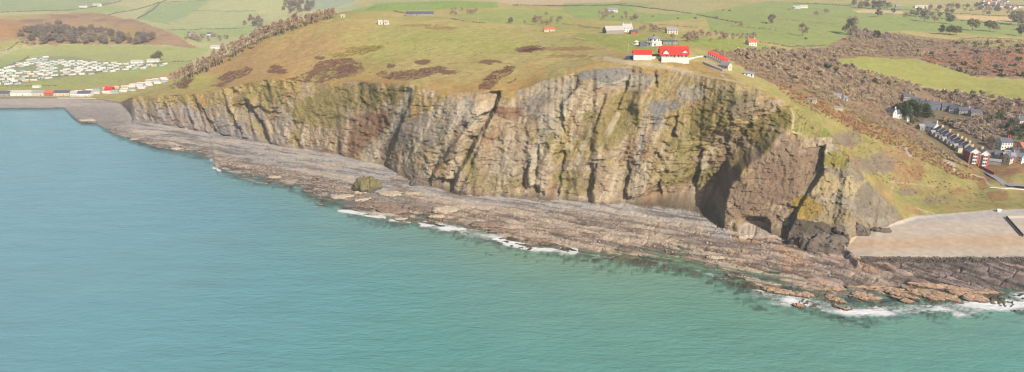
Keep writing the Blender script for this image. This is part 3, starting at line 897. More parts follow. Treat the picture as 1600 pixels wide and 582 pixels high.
quads = np.stack([idx[:-1, :-1], idx[1:, :-1], idx[1:, 1:], idx[:-1, 1:]], -1).reshape(-1, 4)
fcls = cls[:-1, :-1].reshape(-1)


def mesh_from(name, verts, faces, smooth=True):
    me = bpy.data.meshes.new(name)
    nv, nfc = len(verts), len(faces)
    k = faces.shape[1]
    me.vertices.add(nv); me.vertices.foreach_set('co', verts.astype(np.float32).ravel())
    me.loops.add(nfc * k); me.loops.foreach_set('vertex_index', faces.astype(np.int32).ravel())
    me.polygons.add(nfc)
    me.polygons.foreach_set('loop_start', np.arange(0, nfc * k, k, dtype=np.int32))
    me.polygons.foreach_set('loop_total', np.full(nfc, k, np.int32))
    if smooth:
        me.polygons.foreach_set('use_smooth', np.ones(nfc, bool))
    me.update(calc_edges=True)
    return me


def sub_mesh(name, faces, extra=None):
    used = np.zeros(len(V), bool); used[faces.ravel()] = True
    remap = np.cumsum(used) - 1
    me = mesh_from(name, V[used], remap[faces])
    ca_ = me.color_attributes.new('cover', 'FLOAT_COLOR', 'POINT')
    ca_.data.foreach_set('color', COLV[used].ravel())
    return me


for k_, (nm, mt) in NAMES.items():
    fs = quads[fcls == k_]
    if not len(fs):
        continue
    me = sub_mesh(nm, fs)
    me.materials.append(mt)
    ob = bpy.data.objects.new(nm, me)
    COL.objects.link(ob)
    ob['kind'] = 'structure'

# ------------------------------------------------------------------ sea
SU = np.concatenate([np.linspace(-3.2, -0.95, 16)[:-1], np.linspace(-0.95, 0.95, 700), np.linspace(0.95, 3.2, 16)[1:]])
SY = np.concatenate([[-300, 40], np.exp(np.linspace(math.log(90), math.log(330), 60)), np.exp(np.linspace(math.log(330), math.log(1150), 520))[1:]])
gu2, gy2 = np.meshgrid(SU, SY, indexing='ij')
bx = np.where(gy2 > 0, gu2 * np.maximum(gy2, 60), gu2 * 400)
depth = np.zeros(gu2.shape)
ok = gy2 > 300
# depth under the surface from the shaped ground
ci = np.clip(np.searchsorted(U, gu2), 0, NU - 1)
gz_real = VZ
for i in range(len(SU)):
    c0 = int(np.clip(np.searchsorted(U, SU[i]), 0, NU - 1))
    depth[i] = -np.interp(SY, GY[c0], VZ[c0], left=-14, right=5)
    far = SY > 1100
Ys_s = np.interp(gu2, shore[0], shore[1])
off = Ys_s - gy2                                  # metres seaward of the water's edge
spx, spy = project(bx, np.maximum(gy2, 60), 0)
fn = fbm2(bx / 11, gy2 / 6, 4, 701)
foam = np.zeros(gu2.shape)


def surf(pts, wpx, k):
    d = line_dist(spx.astype(np.float32), spy.astype(np.float32), pts)
    return k * np.clip(1.25 - d / (wpx * 1.25), 0, 1)


for a in [([(1180, 455), (1230, 466), (1300, 480), (1340, 486), (1400, 484), (1480, 480), (1530, 482), (1570, 470), (1640, 462)], 10, 1.1),
          ([(1500, 486), (1560, 474), (1620, 466), (1750, 460)], 15, 1.1), ([(1200, 470), (1270, 478), (1330, 488)], 8, 0.7),
          ([(660, 350), (700, 358), (740, 366), (780, 372), (840, 388), (880, 390)], 8, 1.05), ([(790, 378), (840, 390), (900, 392)], 7, 1.0),
          ([(530, 328), (560, 334), (600, 340)], 4, 1.0), ([(610, 343), (650, 348), (690, 358)], 5, 0.8), ([(900, 392), (950, 400), (1040, 410)], 5, 0.6),
          ([(335, 262), (330, 250), (345, 270)], 4, 0.9), ([(340, 266), (400, 284), (470, 294), (490, 310)], 4, 0.55), ([(490, 318), (500, 325), (550, 335)], 3, 0.4), ([(1090, 424), (1150, 440), (1170, 445)], 4, 0.5), ([(1420, 496), (1480, 490), (1560, 484)], 10, 0.4),
          ([(0, 171), (100, 170)], 2, 0.4), ([(1490, 500), (1600, 480)], 8, 0.35)]:
    foam = np.maximum(foam, surf(*a))
edgef = np.exp(-np.abs(depth - 0.15) / 0.22) * (off > -25) * 0.65 * (spx > 300)
foam = np.clip(np.maximum(foam, edgef), 0, 1) * (0.72 + 0.6 * sstep(-0.35, 0.35, fbm2(bx / 22, gy2 / 12, 3, 741)))
# sediment: brownish green water near the rocks
sed = np.clip(np.exp(-np.clip(off, 0, None) / 70.0), 0, 1) * np.interp(spx, [0, 400, 700, 1000, 1200, 1600], [0.1, 0.25, 0.7, 1.0, 0.7, 0.5])
sed = np.clip(sed + 0.12 * fbm2(bx / 120, gy2 / 60, 3, 711), 0, 1)
green = sstep(-420, 260, bx + 0.25 * (450 - gy2) + 60 * fbm2(bx / 200, gy2 / 160, 2, 721))
weedp = sstep(0.05, 0.35, fbm2(bx / 12, gy2 / 6, 3, 731)) * np.exp(-(np.clip(off - 8, 0, None) / np.interp(spx, [1100, 1250, 1600], [9, 22, 34])) ** 2)
weedp = weedp * np.interp(spx, [300, 480, 1100, 1250], [0.5, 0.8, 0.8, 1.0])
sv = np.stack([bx, gy2, np.zeros_like(bx)], -1).reshape(-1, 3)
si = np.arange(sv.shape[0]).reshape(gu2.shape)
sq = np.stack([si[:-1, :-1], si[1:, :-1], si[1:, 1:], si[:-1, 1:]], -1).reshape(-1, 4)
# leave out water that lies well under the land
dq = depth[:-1, :-1].reshape(-1)
sq = sq[dq > -6]
me = mesh_from('sea', sv, sq)
at = me.color_attributes.new('water', 'FLOAT_COLOR', 'POINT')
wcol = np.stack([np.clip(depth / 14, 0, 1), foam, sed, green], -1).reshape(-1, 4).astype(np.float32)
at.data.foreach_set('color', wcol.ravel())
at = me.attributes.new('weed', 'FLOAT', 'POINT')
at.data.foreach_set('value', weedp.ravel().astype(np.float32))

m, nt, b = newmat('sea_water')
L = nt.links.new
at = N(nt, 'ShaderNodeAttribute', attribute_name='water')
sep = N(nt, 'ShaderNodeSeparateColor')
L(at.outputs['Color'], sep.inputs[0])
aw = N(nt, 'ShaderNodeAttribute', attribute_name='weed')
ge = N(nt, 'ShaderNodeNewGeometry')


def mixn(fac, a, b_):
    x = N(nt, 'ShaderNodeMix', data_type='RGBA')
    if isinstance(fac, float):
        x.inputs[0].default_value = fac
    else:
        L(fac, x.inputs[0])
    for s, v in ((6, a), (7, b_)):
        if isinstance(v, (tuple, np.ndarray, list)):
            x.inputs[s].default_value = (float(v[0]), float(v[1]), float(v[2]), 1)
        else:
            L(v, x.inputs[s])
    return x.outputs[2]


c1 = mixn(at.outputs['Alpha'], C(114, 162, 170), C(96, 157, 143))
c2 = mixn(sep.outputs['Blue'], c1, C(134, 158, 124))
c3 = mixn(aw.outputs['Fac'], c2, C(78, 92, 92))
# fine streaks of the surface
mp = N(nt, 'ShaderNodeMapping'); mp.inputs['Scale'].default_value = (0.02, 0.09, 0.02); mp.inputs['Rotation'].default_value = (0, 0, 0.35)
L(ge.outputs['Position'], mp.inputs['Vector'])
ns = N(nt, 'ShaderNodeTexNoise', Scale=1.0, Detail=6.0, Roughness=0.6)
L(mp.outputs[0], ns.inputs['Vector'])
mr = N(nt, 'ShaderNodeMapRange'); mr.inputs[1].default_value = 0.3; mr.inputs[2].default_value = 0.7; mr.inputs[3].default_value = 0.91; mr.inputs[4].default_value = 1.09
L(ns.outputs['Fac'], mr.inputs[0])
sc1 = N(nt, 'ShaderNodeVectorMath', operation='SCALE')
L(c3, sc1.inputs[0]); L(mr.outputs[0], sc1.inputs['Scale'])
# foam
fm = N(nt, 'ShaderNodeMapping'); fm.inputs['Scale'].default_value = (0.30, 0.55, 0.3); fm.inputs['Rotation'].default_value = (0, 0, 0.4)
L(ge.outputs['Position'], fm.inputs['Vector'])
fnz = N(nt, 'ShaderNodeTexNoise', Scale=1.0, Detail=8.0, Roughness=0.8, Distortion=1.2)
L(fm.outputs[0], fnz.inputs['Vector'])
ad = N(nt, 'ShaderNodeMath', operation='MULTIPLY_ADD'); ad.inputs[1].default_value = 0.76
L(sep.outputs['Green'], ad.inputs[0]); L(fnz.outputs['Fac'], ad.inputs[2])
fr = N(nt, 'ShaderNodeMapRange', interpolation_type='SMOOTHSTEP'); fr.inputs[1].default_value = 0.82; fr.inputs[2].default_value = 1.30
L(ad.outputs[0], fr.inputs[0])
c4 = mixn(fr.outputs[0], sc1.outputs[0], C(246, 244, 240))
L(c4, b.inputs['Base Color'])
b.inputs['Roughness'].default_value = 0.22
b.inputs['Specular IOR Level'].default_value = 0.45
mpw = N(nt, 'ShaderNodeMapping'); mpw.inputs['Scale'].default_value = (0.10, 0.26, 0.2); mpw.inputs['Rotation'].default_value = (0, 0, 0.5)
L(ge.outputs['Position'], mpw.inputs['Vector'])
nw = N(nt, 'ShaderNodeTexNoise', Scale=1.0, Detail=6.0, Roughness=0.62, Distortion=0.4)
L(mpw.outputs[0], nw.inputs['Vector'])
bu = N(nt, 'ShaderNodeBump', Strength=1.0, Distance=1.1)
L(nw.outputs['Fac'], bu.inputs['Height'])
L(bu.outputs[0], b.inputs['Normal'])
# shallow water lets the rock below show
tr = N(nt, 'ShaderNodeBsdfTransparent')
tr.inputs['Color'].default_value = (0.80, 0.92, 0.88, 1)
ms = N(nt, 'ShaderNodeMixShader')
dr = N(nt, 'ShaderNodeMapRange', interpolation_type='SMOOTHSTEP'); dr.inputs[1].default_value = 0.0; dr.inputs[2].default_value = 2.0 / 14; dr.inputs[3].default_value = 0.32; dr.inputs[4].default_value = 1.0
L(sep.outputs['Red'], dr.inputs[0])
mxm = N(nt, 'ShaderNodeMath', operation='MAXIMUM')
L(dr.outputs[0], mxm.inputs[0]); L(fr.outputs[0], mxm.inputs[1])
L(mxm.outputs[0], ms.inputs[0]); L(tr.outputs[0], ms.inputs[1]); L(b.outputs[0], ms.inputs[2])
L(ms.outputs[0], nt.nodes['Material Output'].inputs['Surface'])
me.materials.append(m)
sea = bpy.data.objects.new('sea', me)
COL.objects.link(sea)
sea['kind'] = 'structure'

# ------------------------------------------------------------------ placing things on the shaped ground
random.seed(7)
RNG = np.random.default_rng(11)
VY32 = VY; VZ32 = VZ


def gz(X, Y):
    c = int(np.clip(np.searchsorted(U, X / Y), 1, NU - 1))
    t = (X / Y - U[c - 1]) / (U[c] - U[c - 1])
    return float(np.interp(Y, VY32[c - 1], VZ32[c - 1]) * (1 - t) + np.interp(Y, VY32[c], VZ32[c]) * t)


def on(px, py, ymin=330.0):
    """point of the ground seen through a pixel of the photograph"""
    a, dy, dz = ray(px, py)
    u = float(a / dy)
    c = int(np.clip(np.searchsorted(U, u), 0, NU - 1))
    yy_ = VY32[c]; zz_ = VZ32[c]
    zr = CAM_H + yy_ / float(dy) * float(dz)
    k = np.nonzero((zr <= zz_) & (yy_ > ymin))[0]
    i = max(1, k[0]) if len(k) else NR - 2
    d0 = zr[i - 1] - zz_[i - 1]; d1 = zr[i] - zz_[i]
    f = d0 / (d0 - d1) if d0 > 0 > d1 else 1.0
    Y = float(yy_[i - 1] + (yy_[i] - yy_[i - 1]) * f)
    X = u * Y
    return Vector((X, Y, gz(X, Y)))


def lab(o, label, cat, group=None):
    o['label'] = label; o['category'] = cat
    if group:
        o['group'] = group
    return o


def empty(name, loc, rz=0.0, s=1.0):
    o = bpy.data.objects.new(name, None)
    o.empty_display_size = 1.0
    o.location = loc; o.rotation_euler = (0, 0, rz); o.scale = (s, s, s)
    COL.objects.link(o)
    return o


def link(name, me, parent=None, loc=None, rz=0.0, s=None):
    o = bpy.data.objects.new(name, me)
    COL.objects.link(o)
    if parent is not None:
        o.parent = parent
    if loc is not None:
        o.location = loc
    o.rotation_euler = (0, 0, rz)
    if s is not None:
        o.scale = s if isinstance(s, (tuple, list)) else (s, s, s)
    return o


class MB:
    def __init__(self):
        self.v = []; self.f = []; self.m = []

    def quad(self, a, b, c, d, mi=0):
        n = len(self.v); self.v += [a, b, c, d]; self.f.append((n, n + 1, n + 2, n + 3)); self.m.append(mi)

    def poly(self, pts, mi=0):
        n = len(self.v); self.v += list(pts); self.f.append(tuple(range(n, n + len(pts)))); self.m.append(mi)

    def box(self, x0, x1, y0, y1, z0, z1, mi=0):
        n = len(self.v)
        self.v += [(x, y, z) for z in (z0, z1) for y in (y0, y1) for x in (x0, x1)]
        for q in ((0, 2, 3, 1), (4, 5, 7, 6), (0, 1, 5, 4), (2, 6, 7, 3), (0, 4, 6, 2), (1, 3, 7, 5)):
            self.f.append(tuple(n + i for i in q)); self.m.append(mi)

    def prism(self, sec, axis_pts, mi=0):
        """sweep a closed section (list of (y, z)) between two x values"""
        x0, x1 = axis_pts
        n = len(self.v); k = len(sec)
        self.v += [(x0, y, z) for y, z in sec] + [(x1, y, z) for y, z in sec]
        for i in range(k):
            j = (i + 1) % k
            self.f.append((n + i, n + j, n + k + j, n + k + i)); self.m.append(mi)
        self.f.append(tuple(n + i for i in range(k))[::-1]); self.m.append(mi)
        self.f.append(tuple(n + k + i for i in range(k))); self.m.append(mi)

    def tube(self, a, b, r0, r1, n=6, mi=0):
        a = Vector(a); b = Vector(b)
        d = (b - a).normalized()
        p = d.orthogonal().normalized(); q = d.cross(p)
        s = len(self.v)
        for c, r in ((a, r0), (b, r1)):
            for i in range(n):
                t = 2 * math.pi * i / n
                self.v.append(tuple(c + p * (math.cos(t) * r) + q * (math.sin(t) * r)))
        for i in range(n):
            j = (i + 1) % n
            self.f.append((s + i, s + j, s + n + j, s + n + i)); self.m.append(mi)
        self.f.append(tuple(s + n + i for i in range(n))); self.m.append(mi)

    def mesh(self, name, *mats):
        me = bpy.data.meshes.new(name)
        me.from_pydata([tuple(p) for p in self.v], [], self.f)
        for m_ in mats:
            me.materials.append(m_)
        if len(mats) > 1:
            me.polygons.foreach_set('material_index', self.m)
        me.update()
        return me


def foliage_mat(name, a, b_, rough=0.9):
    m_, nt_, bs = newmat(name)
    oi = N(nt_, 'ShaderNodeObjectInfo')
    ge_ = N(nt_, 'ShaderNodeNewGeometry')
    no = N(nt_, 'ShaderNodeTexNoise', Scale=0.45, Detail=3.0)
    nt_.links.new(ge_.outputs['Position'], no.inputs['Vector'])
    ad_ = N(nt_, 'ShaderNodeMath', operation='ADD')
    nt_.links.new(no.outputs['Fac'], ad_.inputs[0]); nt_.links.new(oi.outputs['Random'], ad_.inputs[1])
    mr_ = N(nt_, 'ShaderNodeMapRange'); mr_.inputs[1].default_value = 0.35; mr_.inputs[2].default_value = 1.65
    nt_.links.new(ad_.outputs[0], mr_.inputs[0])
    mx_ = N(nt_, 'ShaderNodeMix', data_type='RGBA')
    nt_.links.new(mr_.outputs[0], mx_.inputs[0])
    mx_.inputs[6].default_value = (*a, 1); mx_.inputs[7].default_value = (*b_, 1)
    nt_.links.new(mx_.outputs[2], bs.inputs['Base Color'])
    bs.inputs['Roughness'].default_value = rough
    bs.inputs['Specular IOR Level'].default_value = 0.1
    return m_


M_BARK = plain('bark', C(128, 108, 92), 0.9)
M_PALEBARK = plain('pale_bark', C(178, 148, 126), 0.9)
F_TWIG = foliage_mat('bare_twigs', C(170, 142, 124), C(206, 176, 152))
F_LARCH = foliage_mat('larch_twigs', C(178, 148, 124), C(208, 178, 150))
F_DARKWOOD = foliage_mat('dark_wood_twigs', C(128, 116, 102), C(166, 148, 126))
F_SCRUB = foliage_mat('scrub_twigs', C(198, 172, 140), C(232, 206, 170))
F_PURPLE = foliage_mat('purple_scrub', C(182, 156, 140), C(218, 190, 168))
F_GREEN = foliage_mat('evergreen_leaves', C(78, 90, 58), C(108, 116, 72))
F_OLIVE = foliage_mat('olive_leaves', C(120, 120, 80), C(154, 146, 98))
F_RUST = foliage_mat('russet_bracken', C(186, 144, 106), C(212, 168, 124))
F_HEATH = foliage_mat('heather', C(124, 88, 72), C(154, 112, 90))
F_GORSE = foliage_mat('gorse', C(134, 122, 72), C(172, 152, 84))


def leaf_cloud(n, rx, ry, rz, cz, size, clumps, seed, thin=1.0, shell=0.55, flat=0.0):
    """verts, faces of n small leaf-sized triangles gathered in clumps through an ellipsoid"""
    g = np.random.default_rng(seed)
    d = g.normal(size=(clumps, 3)); d /= np.linalg.norm(d, axis=1, keepdims=True)
    d[:, 2] = np.where(d[:, 2] < -0.75, -d[:, 2], d[:, 2])
    cc = d * (shell + (0.85 - shell) * g.random((clumps, 1))) * np.array([rx, ry, rz])
    cr = (0.26 + 0.24 * g.random(clumps)) * min(rx, rz)
    k = g.integers(0, clumps, n)
    off_ = g.normal(size=(n, 3)); off_ /= np.linalg.norm(off_, axis=1, keepdims=True)
    off_ *= (g.random((n, 1)) ** 0.4)
    c = cc[k] + off_ * cr[k][:, None]
    c[:, 2] += cz
    t1 = g.normal(size=(n, 3)); t1 /= np.linalg.norm(t1, axis=1, keepdims=True)
    t2 = np.cross(t1, off_ + 0.3 * g.normal(size=(n, 3))); t2 /= np.linalg.norm(t2, axis=1, keepdims=True) + 1e-6
    s = size * (0.6 + 0.8 * g.random((n, 1)))
    v = np.stack([c + t1 * s, c - t1 * s * 0.6 + t2 * s * thin, c - t1 * s * 0.6 - t2 * s * thin], 1)
    v[..., 2] = np.maximum(v[..., 2], 0.05)
    return v.reshape(-1, 3), np.arange(n * 3).reshape(n, 3)


def tri_mesh(name, v, f, mat):
    me_ = mesh_from(name, v, f, smooth=False)
    me_.materials.append(mat)
    return me_


def trunk_mesh(name, h, r, limbs, spread, seed, mat):
    g = random.Random(seed)
    mb = MB()
    mb.tube((0, 0, -0.6), (0.1, 0, h * 0.55), r, r * 0.65)
    mb.tube((0.1, 0, h * 0.55), (0, 0.1, h), r * 0.65, r * 0.2)
    for i in range(limbs):
        t = 0.35 + 0.5 * i / max(1, limbs - 1)
        a = g.uniform(0, 6.28)
        mb.tube((0.05, 0, h * t), (math.cos(a) * spread, math.sin(a) * spread, h * (t + 0.25)), r * 0.4, r * 0.12, 5)
    return mb.mesh(name, mat)


def tree_kind(kind, h, crown_r, n, size, fm, bm_, clumps, seeds, thin=0.7, low=0.14, limbs=5, bark_r=0.02):
    out = []
    for sd in seeds:
        crown_h = h * (1 - low)
        v, f = leaf_cloud(n, crown_r, crown_r * 0.92, crown_h * 0.52, h * low + crown_h * 0.5, size, clumps, sd, thin)
        out.append((trunk_mesh('trunk', h * 0.9, h * bark_r, limbs, crown_r * 0.6, sd, bm_), tri_mesh('crown', v, f, fm)))
    return out


K_BARE = tree_kind('bare', 10, 4.8, 1400, 0.42, F_TWIG, M_BARK, 16, (1, 2, 3, 4), thin=0.35)
K_LARCH = tree_kind('larch', 19, 2.9, 560, 0.6, F_LARCH, M_PALEBARK, 14, (11, 12, 13), thin=0.3, low=0.35, limbs=8, bark_r=0.014)
K_DARK = tree_kind('dark', 14, 6.4, 1700, 0.55, F_DARKWOOD, M_BARK, 22, (21, 22, 23), thin=0.55)
K_EVER = tree_kind('evergreen', 12, 5.2, 900, 0.55, F_GREEN, M_BARK, 18, (31, 32, 33), thin=0.8, low=0.15)
K_OLIVE = tree_kind('olive', 12, 6.4, 1800, 0.5, F_OLIVE, M_BARK, 26, (41, 42), thin=0.7, low=0.18)


def bush_meshes(fm, seeds, n=760, size=0.40, thin=0.6):
    out = []
    for sd in seeds:
        v, f = leaf_cloud(n, 3.0, 2.8, 2.1, 1.4, size, 9, sd, thin, shell=0.35)
        out.append(tri_mesh('bush', v, f, fm))
    return out


B_SCRUB = bush_meshes(F_SCRUB, (51, 52, 53)); B_PURP = bush_meshes(F_PURPLE, (54, 55)); B_GREEN = bush_meshes(F_GREEN, (56, 57), thin=0.8)
B_RUST = bush_meshes(F_RUST, (58,)); B_OLIVE = bush_meshes(F_OLIVE, (59,), thin=0.8)


def tree(name, kinds, p, s, label, cat='tree', group=None, sz=None):
    k = random.choice(kinds)
    sc_ = (s, s, s * (sz or random.uniform(0.9, 1.12)))
    e = empty(name, (p.x, p.y, p.z), random.uniform(0, 6.28))
    e.scale = sc_
    link('trunk', k[0], e); link('crown', k[1], e)
    return lab(e, label, cat, group)


def small_tree(name, kinds, p, s, label, cat='tree', group=None):
    return tree(name, kinds, p, s, label, cat, group)


def bush(kinds, p, s, label, group=None, name='bush'):
    o = link(name, random.choice(kinds), None, (p.x, p.y, p.z - 0.15 * s), random.uniform(0, 6.28), (s * random.uniform(0.85, 1.25), s, s * random.uniform(0.8, 1.15)))
    return lab(o, label, 'bush', group)


def pts_in(poly, n, seed, ymin=330.0, mind=0.0, accept=None):
    g = random.Random(seed)
    x0 = min(p[0] for p in poly); x1 = max(p[0] for p in poly); y0 = min(p[1] for p in poly); y1 = max(p[1] for p in poly)
    out = []; tries = 0; taken = []
    while len(out) < n and tries < n * 60:
        tries += 1
        x = g.uniform(x0, x1); y = g.uniform(y0, y1)
        if not in_poly(np.array([x]), np.array([y]), poly)[0]:
            continue
        if mind and any((x - a) ** 2 + ((y - b) * 2.2) ** 2 < mind * mind for a, b in taken):
            continue
        p = on(x, y, ymin)
        if accept and not accept(p, x, y):
            continue
        taken.append((x, y)); out.append((p, x, y))
    return out


def stuff(name, label, cat, temps, items, mat):
    """many small clumps joined into one mass"""
    vs, fs, n0 = [], [], 0
    g = np.random.default_rng(len(items))
    for i, (p, s) in enumerate(items):
        v, f = temps[i % len(temps)]
        a = g.random() * 6.28
        c_, s_ = math.cos(a), math.sin(a)
        R = np.array([[c_, s_, 0], [-s_, c_, 0], [0, 0, 1]])
        w_ = (v @ R) * (s * np.array([1, 1, 0.8 + 0.4 * g.random()])) + np.array([p.x, p.y, p.z - 0.1 * s])
        vs.append(w_); fs.append(f + n0); n0 += len(v)
    me_ = mesh_from(name, np.concatenate(vs), np.concatenate(fs), smooth=False)
    me_.materials.append(mat)
    o = link(name, me_)
    o['kind'] = 'stuff'; o['label'] = label; o['category'] = cat
    return o


# ------------------------------------------------------------------ houses
W_WHITE = plain('white_render', C(240, 236, 226), 0.85, 0.05)
W_CREAM = plain('cream_render', C(226, 208, 176), 0.85, 0.07)
W_STONE = plain('grey_stone', C(168, 158, 146), 0.9, 0.15)
W_BLUE = plain('blue_grey_render', C(110, 118, 134), 0.85, 0.08)
W_BRICK = plain('red_brick', C(186, 104, 86), 0.9, 0.12)
W_RED = plain('red_paint', C(206, 60, 52), 0.7, 0.06)
W_TIMBER = plain('dark_timber', C(84, 76, 72), 0.9, 0.15)
R_SLATE = plain('slate', C(98, 98, 110), 0.6, 0.14)
R_LIGHT = plain('pale_slate', C(158, 156, 160), 0.65, 0.12)
R_RED = plain('red_roof', C(240, 62, 52), 0.6, 0.06)
R_ORANGE = plain('orange_tile', C(208, 108, 76), 0.8, 0.12)
R_BARN = plain('barn_sheet', C(196, 188, 178), 0.6, 0.08)
G_GLASS = plain('window_glass', (0.03, 0.04, 0.055), 0.15, 0.05, spec=0.6)
CH_CREAM = plain('chimney_render', C(226, 196, 150), 0.9, 0.08)
CH_RED = plain('chimney_brick', C(200, 88, 66), 0.9, 0.1)
M_TARMAC = plain('tarmac', C(150, 146, 146), 0.9, 0.08)
M_BLUEBOX = plain('blue_paint', C(52, 74, 132), 0.6, 0.06)
M_CONC = plain('concrete', C(206, 196, 182), 0.9, 0.08)


def window_mesh(w=1.1, h=1.4):
    mb = MB()
    mb.box(-w / 2 - 0.12, w / 2 + 0.12, -0.06, 0.06, -0.12, h + 0.12, 0)
    mb.box(-w / 2, w / 2, -0.09, -0.04, 0, h, 1)
    return mb.mesh('window', W_WHITE, G_GLASS)


WIN = window_mesh()
WIN_TALL = window_mesh(1.5, 1.9)
DOOR = MB(); DOOR.box(-0.55, 0.55, -0.08, 0.05, 0, 2.1); DOOR = DOOR.mesh('door', W_TIMBER)


def chim_mesh(mat, h=1.8, w=1.4):
    mb = MB()
    mb.box(-w / 2, w / 2, -0.4, 0.4, -1.2, h)
    mb.box(-w / 2 - 0.12, w / 2 + 0.12, -0.52, 0.52, h - 0.25, h)
    for x in (-0.35, 0.35):
        mb.tube((x, 0, h), (x, 0, h + 0.5), 0.14, 0.12, 6)
    return mb.mesh('chimney', mat)


CHIM = {'cream': chim_mesh(CH_CREAM, 2.4, 2.2), 'red': chim_mesh(CH_RED, 3.2, 1.6), 'white': chim_mesh(W_WHITE, 2.0, 1.8)}


def house(p, w, d, h, rise, rz, wall, roof, label, cat='house', name='house', chim=(), ckind='cream', floors=2, nwin=3, gable_win=True, group=None, door=True, over=0.35, sink=1.5, bargeboard=False):
    """gabled house: ridge along local x, front is -y"""
    e = empty(name, (p.x, p.y, p.z), math.radians(rz))
    mb = MB()
    mb.prism([(-d / 2, -sink), (d / 2, -sink), (d / 2, h), (0, h + rise), (-d / 2, h)], (-w / 2, w / 2))
    link('wall', mb.mesh('wall', wall), e)
    sl = rise / (d / 2)
    t = 0.22
    mb = MB()
    yo = d / 2 + over
    for s in (-1, 1):
        sec = [(0, h + rise + 0.02), (s * yo, h - sl * over + 0.02), (s * yo, h - sl * over + t), (0, h + rise + t + 0.05)]
        if s < 0:
            sec = sec[::-1]
        mb.prism(sec, (-w / 2 - over, w / 2 + over))
    ro = link('roof', mb.mesh('roof', roof), e)
    for c in chim:
        link('chimney', CHIM[ckind], ro, (c * w / 2, 0, h + rise), math.pi / 2)
    if bargeboard:
        for sx_ in (-1, 1):
            mb = MB()
            x = sx_ * (w / 2 + over + 0.03)
            for s in (-1, 1):
                mb.poly([(x, 0, h + rise + 0.3), (x, s * yo, h - sl * over + 0.3), (x, s * yo, h - sl * over - 0.15), (x, 0, h + rise - 0.2)])
            link('bargeboard', mb.mesh('bargeboard', W_WHITE), ro)
    fh = h / floors
    if nwin:
        for f_ in range(floors):
            for i in range(nwin):
                x = (-0.5 + (i + 0.5) / nwin) * w
                if door and f_ == 0 and i == nwin // 2:
                    link('door', DOOR, e, (x, -d / 2, 0.05))
                    continue
                link('window', WIN, e, (x, -d / 2 - 0.02, f_ * fh + 0.95))
    if gable_win:
        for f_ in range(floors):
            for sx_ in (-1, 1):
                for yy_ in ((-0.22, 0.22) if d > 7 else (0.0,)):
                    link('window', WIN, e, (sx_ * (w / 2 + 0.02), yy_ * d, f_ * fh + 0.95), sx_ * math.pi / 2)
    return lab(e, label, cat, group)


# ---- buildings on the summit
p = on(1003, 91.5)
house(on(1003, 91), 17, 10, 4.2, 3.6, -4, W_WHITE, R_RED, 'white block with bright red roof, smaller of the two red roofs on the summit', 'building', 'cafe_annexe', floors=1, nwin=0, gable_win=False, over=0.5)
p = on(1052, 89)
cafe = house(p, 25, 15, 3.6, 6.2, -5, W_CREAM, R_RED, 'large red roofed cafe with white gabled dormers on the cliff top', 'building', 'cafe', floors=1, nwin=7, gable_win=False, over=1.4)
for dx, dy_ in ((-8, -6.4), (10, -4.4)):
    mb = MB()
    mb.prism([(-2.6, 3.4), (2.6, 3.4), (2.6, 4.8), (0, 7.4), (-2.6, 4.8)], (-0.1, 4.6))
    g_ = link('dormer_gable', mb.mesh('dormer_gable', W_WHITE), cafe, (dx, dy_ - 2.2, 0), math.pi / 2)
    mb = MB()
    for s in (-1, 1):
        sec = [(0, 7.42), (s * 3.1, 4.35), (s * 3.1, 4.6), (0, 7.7)]
        mb.prism(sec if s > 0 else sec[::-1], (-0.6, 6.0))
    link('dormer_roof', mb.mesh('dormer_roof', R_RED), g_)
mb = MB(); mb.box(-12.4, 13.4, -11.6, -7.6, -5.0, 0.35)
link('terrace_deck', mb.mesh('terrace_deck', W_WHITE), cafe)
for i in range(8):
    mb = MB(); mb.box(-0.12, 0.12, -0.12, 0.12, 0.35, 3.0)
    link('veranda_post', mb.mesh('veranda_post', W_RED if i % 2 else W_WHITE), cafe, (-11 + i * 3.2, -8.7, 0))
p = on(983, 92.5)
e = empty('storage_container', (p.x, p.y, p.z), 0.0)
mb = MB(); mb.box(-2.9, 2.9, -1.3, 1.3, 0, 2.7); mb.box(-3.0, -2.85, -1.35, 1.35, 0, 2.8); mb.box(2.85, 3.0, -1.35, 1.35, 0, 2.8)
link('body', mb.mesh('body', M_BLUEBOX), e)
mb = MB()
for i in range(9):
    mb.box(-2.5 + i * 0.6, -2.3 + i * 0.6, -1.36, -1.28, 0.2, 2.5)
link('ribbing', mb.mesh('ribbing', M_BLUEBOX), e)
lab(e, 'small dark blue storage container left of the red roofed annexe', 'container')


def wall_run(pix, h, th, mat, name, label, cat='wall', cap=None):
    """low wall that follows the ground through a row of pixels"""
    pts = [on(*q) for q in pix]
    e = empty(name, pts[0])
    for i, (a, b_) in enumerate(zip(pts[:-1], pts[1:])):
        d = (b_ - a); n_ = Vector((-d.y, d.x, 0)).normalized() * (th / 2)
        mb = MB()
        lo, hi = -0.6, h
        A0, A1, B0, B1 = a + n_, a - n_, b_ + n_, b_ - n_
        o0 = pts[0]
        v = [(q - o0) + Vector((0, 0, z)) for z in (lo, hi) for q in (A0, A1, B1, B0)]
        mb.v = [tuple(q) for q in v]
        mb.f = [(0, 1, 2, 3), (7, 6, 5, 4), (0, 4, 5, 1), (1, 5, 6, 2), (2, 6, 7, 3), (3, 7, 4, 0)]; mb.m = [0] * 6
        link('wall_section', mb.mesh('wall_section', mat), e)
    return lab(e, label, cat)


wall_run([(1016, 92), (1034, 92.5), (1053, 94)], 2.2, 0.5, W_WHITE, 'terrace_wall', 'white wall joining the annexe and the large red roofed cafe')
wall_run([(1053, 94.5), (1070, 94.5), (1084, 92), (1100, 89)], 1.4, 0.5, W_WHITE, 'terrace_wall', 'long white wall running right from the large red roofed cafe')
